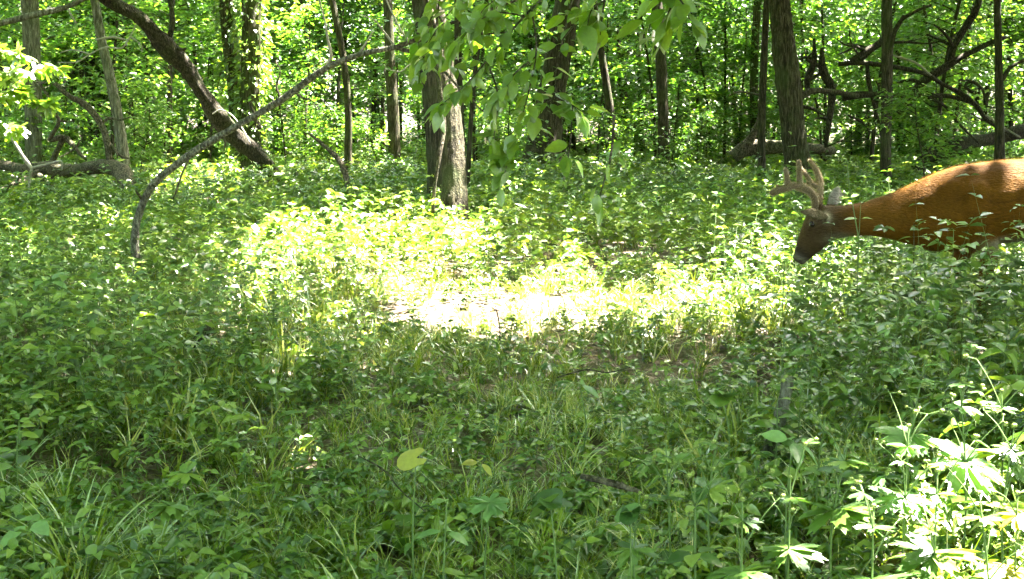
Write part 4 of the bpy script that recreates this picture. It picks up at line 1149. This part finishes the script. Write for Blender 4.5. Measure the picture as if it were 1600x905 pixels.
# leafy branches hanging into the top of the picture
def hanging(name, label, twigs, key, shape, size, count, cat='branch', hang=.7, twig_mat=None):
    p0 = at(*twigs[0][0]); root = empty(name, p0); tag(root, label, cat, 'leafy branches reaching into the clearing')
    tot = sum(len(t) - 1 for t in twigs)
    for t in twigs:
        P = [np.array(at(*q)) for q in t]
        Q = smooth_path(P, 24)
        V, F = tube_arrays(Q, np.linspace(.005, .0015, 24) * (1.2 if t is twigs[0] else .8), 5)
        child('twig', mesh_from('twig', V, F, twig_mat or M_dead), root)
        n = max(2, int(count * (len(t) - 1) / tot))
        for k in range(n):
            u = .22 + .8 * (k + gp.uniform(0, 1)) / n; i = min(int(u * 23), 22); p = Q[i]; d = Q[min(i + 1, 23)] - Q[max(i - 1, 0)]
            a = math.atan2(d[1], d[0]) + (1 if k % 2 else -1) * gp.uniform(.4, 1.5) + gp.normal() * .5
            put_leaf(root, key, shape, p + gp.normal(size=3) * .012, a, -hang + gp.normal() * .38, gp.normal() * .55, size * gp.uniform(.65, 1.2))
    return root
hanging('overhanging_branch', 'large leafy branch drooping over the top of the stout furrowed trunk',
    [[(960, -90, 4.6), (880, -30, 4.6), (820, 25, 4.55), (765, 90, 4.5), (725, 135, 4.5), (688, 165, 4.5)],
     [(830, 10, 4.55), (838, 80, 4.5), (822, 160, 4.45), (800, 230, 4.45), (785, 285, 4.45)],
     [(800, 50, 4.55), (745, 55, 4.6), (700, 62, 4.6), (655, 92, 4.6)], [(790, -60, 4.7), (730, -10, 4.7), (690, 35, 4.7), (665, 75, 4.7)],
     [(760, 92, 4.5), (778, 150, 4.5), (772, 215, 4.5), (778, 240, 4.5)], [(820, 25, 4.55), (775, 20, 4.4), (740, 40, 4.3), (715, 70, 4.3)],
     [(835, 90, 4.5), (800, 120, 4.4), (775, 160, 4.4)], [(860, -20, 4.6), (800, -10, 4.5), (760, 10, 4.4), (735, 50, 4.4)]],
    'hang', 'ovate', .07, 285)
hanging('overhanging_branch', 'fine leafy spray hanging right across the top of the stout trunk',
    [[(700, -90, 4.9), (690, -20, 4.9), (680, 50, 4.85), (672, 110, 4.8)], [(690, -20, 4.9), (660, 20, 4.9), (645, 60, 4.9)], [(685, 20, 4.9), (705, 80, 4.85), (700, 150, 4.8), (690, 175, 4.8)], [(695, -40, 4.9), (720, 0, 4.9), (735, 60, 4.85)], [(680, 50, 4.85), (660, 95, 4.8), (655, 130, 4.8)]],
    'hang', 'ovate', .066, 105)
hanging('overhanging_branch', 'leafy twig with a rosette of leaves in front of the near-black trunk',
    [[(900, -80, 4.8), (895, -10, 4.8), (880, 60, 4.8), (868, 120, 4.75), (872, 165, 4.7)], [(872, 150, 4.7), (895, 165, 4.65), (915, 178, 4.6)], [(870, 150, 4.7), (850, 165, 4.65), (838, 195, 4.6)],
     [(880, 60, 4.8), (905, 30, 4.8), (920, 10, 4.8)], [(895, 165, 4.65), (890, 230, 4.6), (880, 290, 4.55)]],
    'hang', 'ovate', .085, 62, hang=.35)
hanging('overhanging_branch', 'drooping cluster of broad leaves above the straight dark trunk',
    [[(1085, -80, 4.2), (1060, -20, 4.2), (1045, 20, 4.2), (1030, 65, 4.2)], [(1055, -10, 4.2), (1070, 10, 4.15), (1078, 30, 4.1)], [(1060, -20, 4.2), (1030, 5, 4.25), (1012, 50, 4.3)]],
    'hang', 'ovate', .10, 38)
hanging('overhanging_branch', 'small bunch of leaves hanging left of the broad-leaved cluster',
    [[(975, -80, 4.4), (950, -20, 4.4), (942, 20, 4.4), (938, 55, 4.4)], [(945, 0, 4.4), (925, 15, 4.4), (918, 40, 4.4)]], 'hang', 'ovate', .095, 20)
hanging('overhanging_branch', 'twig with two drooping leaves above the middle of the clearing',
    [[(960, 180, 4.3), (955, 240, 4.3), (942, 290, 4.3), (935, 315, 4.3)]], 'hang', 'ovate', .08, 5, hang=1.0)
hanging('overhanging_branch', 'spray of bright lobed leaves reaching in at the left edge',
    [[(-70, 90, 9, ), (-20, 105, 9), (40, 112, 8.9), (95, 105, 8.8)], [(-60, 150, 9), (0, 150, 9), (50, 158, 8.9), (82, 165, 8.9)], [(-20, 105, 9), (20, 130, 8.9), (45, 150, 8.8)], [(-50, 60, 9.2), (0, 78, 9.2), (40, 88, 9.2)], [(-60, 190, 9), (-10, 195, 9), (30, 205, 9)]],
    'hang', 'lobed', .10, 90, hang=.15)

# ------------------------------------------------------------------ weeds that can be told apart
def herb(name, label, top, D, style='opposite', key='weed', shape='ovate', size=.08, tiers=4, base_dx=0.0, cat='plant', group=None, burs=0, dark=False, lean=0, per=2):
    T = np.array(at(*top, D)); bx = T[0] + base_dx; z0 = gz(bx, D)
    B = np.array([bx, D, z0 - .02]); h = T[2] - z0
    root = empty(name, (bx, D, z0)); tag(root, label, cat, group)
    mid = (B + T) / 2 + [gp.normal() * .015, gp.normal() * .015, 0]
    axis = smooth_path([B, mid, T], 20)
    paths = [([B, mid, T], .0035 if not dark else .005, .0016)]
    heads = []
    if style == 'opposite':
        for k in range(tiers):
            t = .35 + .63 * (k + .6) / tiers; p = axis[min(int(t * 19), 19)]; a0 = k * 1.4 + gp.uniform(0, .6)
            for q in range(per): put_leaf(root, key, shape, p, a0 + q * 2 * math.pi / per + gp.normal() * .2, gp.normal() * .2 + .05, gp.normal() * .25, size * (1.15 - .4 * t) * gp.uniform(.8, 1.2))
        put_leaf(root, key, shape, axis[-1], gp.uniform(0, 6.28), .4, 0, size * .6); put_leaf(root, key, shape, axis[-1], gp.uniform(0, 6.28), .2, 0, size * .6)
    elif style == 'whorl':
        n = tiers; a0 = gp.uniform(0, 6.28)
        for k in range(n): put_leaf(root, key, shape, axis[-1], a0 + k * 6.283 / n + gp.normal() * .12, gp.normal() * .3, gp.normal() * .35, size * gp.uniform(.8, 1.15))
    elif style == 'bur':
        f = axis[12]; a0 = gp.uniform(0, 6.28)
        for k in range(tiers): put_leaf(root, key, shape, f, a0 + k * 6.283 / tiers + gp.normal() * .2, gp.normal() * .18 + .05, gp.normal() * .2, size * gp.uniform(.75, 1.2))
        for k in range(3): put_leaf(root, key, shape, axis[17], a0 + k * 2.1 + .5, gp.normal() * .2 + .1, gp.normal() * .2, size * gp.uniform(.4, .6))
        for k in range(max(3, burs // 2)):
            a = a0 + k * 2.4; l = h * gp.uniform(.18, .36); st = axis[int(gp.choice([12, 14, 17]))]
            e = st + np.array([math.cos(a) * l * .55, math.sin(a) * l * .55, l * gp.uniform(.5, .9)])
            paths.append(([st, (st + e) / 2 + [0, 0, .01], e], .0018, .001))
            for q in range(2):
                hd = e + np.array([gp.normal() * .016, gp.normal() * .016, gp.uniform(0, .018)]); paths.append(([e, (e + hd) / 2, hd], .001, .0008)); heads.append(hd)
            if gp.uniform() < .6: put_leaf(root, key, shape, e, a, .1 + gp.normal() * .2, 0, size * .4)
        heads.append(axis[-1])
    child('stem', stem_mesh(paths, M_dead if dark else M_stem), root)
    for hd in heads:
        o = bpy.data.objects.new('seed_head', BUR); C.objects.link(o); o.parent = root; o.location = Vector(hd) - root.location
        o.scale = [gp.uniform(.8, 1.25)] * 3
    return root
def bur_mesh():
    s = Soup(); gg = np.random.default_rng(3)
    bm = bmesh.new(); bmesh.ops.create_icosphere(bm, subdivisions=1, radius=.0052)
    s.add(np.array([v.co[:] for v in bm.verts]), np.array([[v.index for v in f.verts] for f in bm.faces]), .5); bm.free()
    for k in range(26):
        d = gg.normal(size=3); d /= np.linalg.norm(d); n = np.cross(d, [.3, .5, .8]); n /= np.linalg.norm(n)
        s.add(np.array([d * .004 + n * .0008, d * .004 - n * .0008, d * .0085]), [(0, 1, 2)], .5)
    return s.mesh('seed_head', [M_bur], False)
BUR = bur_mesh()
G_BUR = 'bur-bearing weeds in the sunlit corner'
for lab, top, D, sz, nl, nb, dx in [
    ('tallest bur-bearing weed of the sunlit corner, many seed heads on top', (1446, 560, 3.3), 0, .085, 5, 14, .0),
    ('bur weed with wide flat sunlit leaves right of the tallest one', (1500, 600, 3.1), 0, .10, 5, 12, .03),
    ('bur weed with glaring white leaves against the right edge', (1585, 665, 2.75), 0, .095, 5, 8, .02),
    ('bur weed with one pointed white leaf at the right edge, behind the lower ones', (1565, 610, 3.3), 0, .09, 5, 8, .0),
    ('bur weed with large drooping white leaves left of the tallest one', (1325, 690, 2.9), 0, .10, 5, 8, -.02),
    ('bur weed of many small stalks in the middle of the sunlit corner', (1420, 665, 2.9), 0, .085, 5, 14, .0),
    ('low bur weed with toothed white leaves below the tallest one', (1465, 735, 2.55), 0, .085, 5, 6, .0),
    ('low bur weed with crinkled white leaves at the bottom right', (1530, 770, 2.4), 0, .08, 5, 6, .0),
    ('low white-leaved bur weed at the bottom of the sunlit corner', (1365, 790, 2.45), 0, .085, 5, 6, .0),
    ('bur weed with a yellow tip standing alone left of the sunlit corner', (1122, 665, 3.1), 0, .07, 4, 8, .0),
    ('bur weed with cupped white leaves like a small flower', (1085, 760, 2.75), 0, .075, 5, 4, .0),
    ('bur weed with one curled white leaf to its right', (1160, 780, 2.6), 0, .085, 4, 5, -.02),
    ('small bur weed bending left beside the fallen stick', (1000, 770, 2.8), 0, .065, 4, 6, .03),
    ('spindly bur weed with yellow-green heads on a forked stem', (1040, 690, 3.2), 0, .055, 3, 8, .02),
    ('spindly bur weed between the pale trefoil and the tallest bur weed', (1290, 650, 3.3), 0, .06, 4, 8, .0),
    ('thin bur weed near the weathered stump', (1235, 745, 2.7), 0, .075, 4, 8, .0)]:
    px, py, d = top
    herb('bur_weed', lab, (px, py), d, 'bur', 'pale' if nb > 8 else 'weed', ('cut', 'ovate', 'cut')[nb % 3], sz * 1.02, nl, dx, 'plant', G_BUR, nb)
herb('bur_weed', 'yellow-leaved weed in the bottom right corner', (1590, 770), 2.5, 'bur', 'yellow', 'cut', .085, 5, 0, 'plant', None, 4)
herb('trefoil', 'pale green trefoil of rounded leaves in front of the stump', (1238, 688), 3.05, 'whorl', 'pale', 'ovate', .07, 4)
herb('weed', 'large-leaved weed with broad pale leaves below the deer', (1405, 470), 4.9, 'opposite', 'pale', 'ovate', .12, 2, .0, per=3)
herb('weed', 'dark-stemmed leafy weed in front of the foreleg of the deer', (1428, 348), 6.25, 'opposite', 'weed', 'ovate', .085, 5, .05, dark=True)
herb('weed', 'leafy weed in front of the elbow of the deer', (1490, 358), 6.2, 'opposite', 'weed', 'ovate', .10, 4, .02)
herb('weed', 'bushy weed hiding the hooves of the deer near the right edge', (1560, 400), 6.1, 'opposite', 'low', 'ovate', .09, 5, .0, per=3)
herb('weed', 'leafy weed in front of the neck of the deer', (1345, 318), 6.4, 'opposite', 'low', 'ovate', .075, 3, .03)
herb('weed', 'slim weed with one bright yellow-green leaf above the neck of the deer', (1366, 290), 7.6, 'opposite', 'pale', 'ovate', .085, 3, -.02)
herb('weed', 'long-leaved weed with bright tips at the nose of the deer', (1228, 372), 6.6, 'opposite', 'pale', 'ovate', .085, 3, .0)
herb('weed', 'tall weed with yellow-green leaves at the left edge', (22, 450), 5.2, 'opposite', 'pale', 'ovate', .085, 4, .02)
herb('weed', 'pale star-leaved weed right of the yellow-green one at the left edge', (75, 440), 5.6, 'whorl', 'pale', 'ovate', .085, 5)
herb('weed', 'slender pale weed below the foot of the bent sapling', (172, 405), 7.4, 'opposite', 'pale', 'ovate', .07, 3, .02)
herb('weed', 'isolated pale leaf on a stalk below the sunlit patch', (575, 492), 6.6, 'whorl', 'pale', 'ovate', .07, 2)
herb('weed', 'upright glaring weed in the middle of the sunlit patch', (897, 380), 9.0, 'opposite', 'pale', 'ovate', .09, 4)
herb('weed', 'bright white-leaved weed far back left of the straight dark trunk', (965, 243), 16, 'whorl', 'pale', 'ovate', .22, 6)
herb('weed', 'weed with lit leaves beside the foot of the stout trunk', (765, 320), 12, 'opposite', 'pale', 'ovate', .12, 3)
herb('weed', 'weed with one pale leaf left of the stout trunk', (597, 300), 12, 'opposite', 'pale', 'ovate', .10, 2)
yl = herb('weed', 'heart-shaped yellow leaf on a stalk in the middle foreground', (650, 716), 3.0, 'stalk')
put_leaf(yl, 'yellow', 'heart', at(650, 716, 2.99), math.pi, -.35, -.9, .055)
herb('seedling', 'pale sunlit seedling at the bottom middle', (698, 782), 2.6, 'opposite', 'pale', 'ovate', .075, 2, per=3)
herb('violet', 'broad round-leaved plant at the bottom, right of the pale seedling', (860, 785), 2.8, 'whorl', 'weed', 'heart', .062, 4)
herb('violet', 'round-leaved plant below the fallen stick', (985, 800), 2.7, 'whorl', 'weed', 'heart', .05, 4)
herb('weed', 'lobed-leaf weed at the bottom left behind the grass tuft', (265, 790), 3.0, 'whorl', 'weed', 'lobed', .06, 4)
herb('weed', 'pale four-leaved plant in the bottom left corner', (50, 815), 2.75, 'whorl', 'pale', 'ovate', .085, 4)
herb('weed', 'large lobed leaf plant right of the big grass tuft', (290, 740), 3.35, 'whorl', 'low', 'lobed', .06, 3)
herb('weed', 'yellow-green lobed plant right of the pale seedling', (765, 785), 2.9, 'whorl', 'pale', 'lobed', .05, 3)
herb('weed', 'yellow-green plant beside the heart-shaped yellow leaf', (750, 722), 3.4, 'whorl', 'yellow', 'ovate', .05, 3)
herb('weed', 'leafy weed standing alone in the grass left of the middle', (430, 575), 4.6, 'opposite', 'weed', 'ovate', .075, 4)
herb('weed', 'broad flat-leaved weed in the middle of the foreground', (905, 600), 4.3, 'whorl', 'pale', 'ovate', .08, 3)
herb('weed', 'dark broad-leaved plant left of the weathered stump', (1130, 620), 4.0, 'whorl', 'weed', 'heart', .065, 5)
herb('weed', 'lush broad-leaved weed above the weathered stump', (1225, 530), 4.6, 'opposite', 'weed', 'ovate', .09, 4)
herb('weed', 'lush weed against the right edge below the deer', (1575, 500), 4.6, 'opposite', 'low', 'ovate', .10, 5, per=3)
herb('weed', 'bushy weed in the left middle foreground', (120, 560), 4.6, 'opposite', 'weed', 'ovate', .085, 5, per=3)
herb('weed', 'drooping-leaved weed at the left edge above the grass tuft', (30, 660), 3.6, 'opposite', 'weed', 'ovate', .08, 4, per=3)

def stalk(label, rows, mat, name='dry_stalk', cat='stalk'):
    Q = px_path(rows); base = Q[0, :3].copy(); z0 = gz(base[0], base[1]); root = empty(name, (base[0], base[1], z0)); tag(root, label, cat)
    Q = np.vstack([[base[0], base[1], z0 - .02, Q[0, 3]], Q]); V, F = tube_arrays(Q[:, :3], Q[:, 3], 5)
    child('stem', mesh_from('stem', V, F, mat), root)
stalk('tall thin dry stalk rising in front of the neck of the deer', [(1342, 375, 6.3, 1.8), (1334, 330, 6.3, 1.6), (1326, 285, 6.3, 1.4), (1324, 252, 6.3, 1)], M_stem)
stalk('thin dead stalk at the near edge of the sunlit strip', [(781, 515, 6.6, 2.5), (778, 495, 6.6, 2.2), (774, 478, 6.6, 1.8)], M_bark_d)

# grass tufts with a blade each
def tuft(label, px, py, D, h, n, wid, key, lean=(.3, 1.2)):
    p = at(px, py, D); z0 = gz(p.x, D); root = empty('grass_tuft', (p.x, D, z0)); tag(root, label, 'grass tuft', 'grass tufts of the foreground')
    for k in range(n):
        V, F = blade_arrays(gp, h * gp.uniform(.6, 1.15), wid * gp.uniform(.7, 1.2), gp.uniform(*lean), gp.uniform(0, 6.28), 7, gp.uniform(.6, 1.3))
        V[:, :2] += gp.normal(size=2) * .025
        o = bpy.data.objects.new('blade', mesh_from('blade', V, F, key)); C.objects.link(o); o.parent = root
tuft('big arching grass tuft at the bottom left', 120, 835, 3.0, .36, 55, .007, M_grass)
tuft('second grass tuft right of the big arching one', 215, 830, 3.1, .28, 34, .006, M_grass)
tuft('fine grass tuft in the left foreground behind the big one', 90, 760, 3.5, .30, 30, .006, M_grass)
tuft('broad-bladed yellow-green tuft at the bottom, left of the pale seedling', 565, 850, 2.75, .27, 22, .012, M_grass, (.4, 1.3))
tuft('sparse grass tuft in the middle foreground', 720, 690, 3.7, .26, 24, .005, M_grass)
tuft('grass tuft in the short turf below the sunlit strip', 900, 660, 4.0, .26, 26, .005, M_grass)
tuft('grass tuft left of the fallen stick', 860, 745, 3.3, .24, 24, .005, M_grass)
tuft('grass tuft in front of the dark stick', 420, 640, 4.1, .27, 24, .005, M_grass)

# sticks and the stump
log('fallen_stick', 'short rotting stick lying in the foreground weeds', [(908, 744, 3.32, 8), (925, 748, 3.3, 11), (948, 753, 3.27, 12), (972, 760, 3.25, 10), (1000, 768, 3.22, 6)], M_dead, 'stick', segs=10)
log('fallen_stick', 'dark dead stick slanting out of the weeds at the left', [(300, 540, 5.6, 12), (316, 522, 5.6, 16), (334, 508, 5.6, 13)], M_bark_d, 'stick', segs=10)
log('dry_twig', 'thin dry twig lying across the foreground grass', [(560, 712, 3.6, 2), (600, 735, 3.5, 3), (625, 765, 3.4, 3), (665, 800, 3.2, 2)], M_dead, 'twig', segs=5)
log('dry_twig', 'long pale twig below the sunlit strip', [(870, 590, 5.0, 2.5), (915, 578, 5.0, 3), (950, 582, 5.0, 2.5), (985, 574, 5.0, 2)], M_dead, 'twig', segs=5)
tree('stump', 'weathered grey stump half hidden in the weeds at right', [(1208, 690, 4.25, 26), (1218, 655, 4.25, 22), (1228, 612, 4.25, 21), (1231, 588, 4.25, 17)], M_bark_g, ztop=None, crown=False, segs=14, rough=.3, cat='stump', flare=1.2)
herb('weed', 'broad-leaved weed covering the foot of the weathered stump', (1215, 625), 3.95, 'opposite', 'weed', 'ovate', .08, 4, per=3)
herb('weed', 'small weed leaning against the weathered stump from the right', (1252, 610), 4.05, 'opposite', 'low', 'ovate', .07, 4)
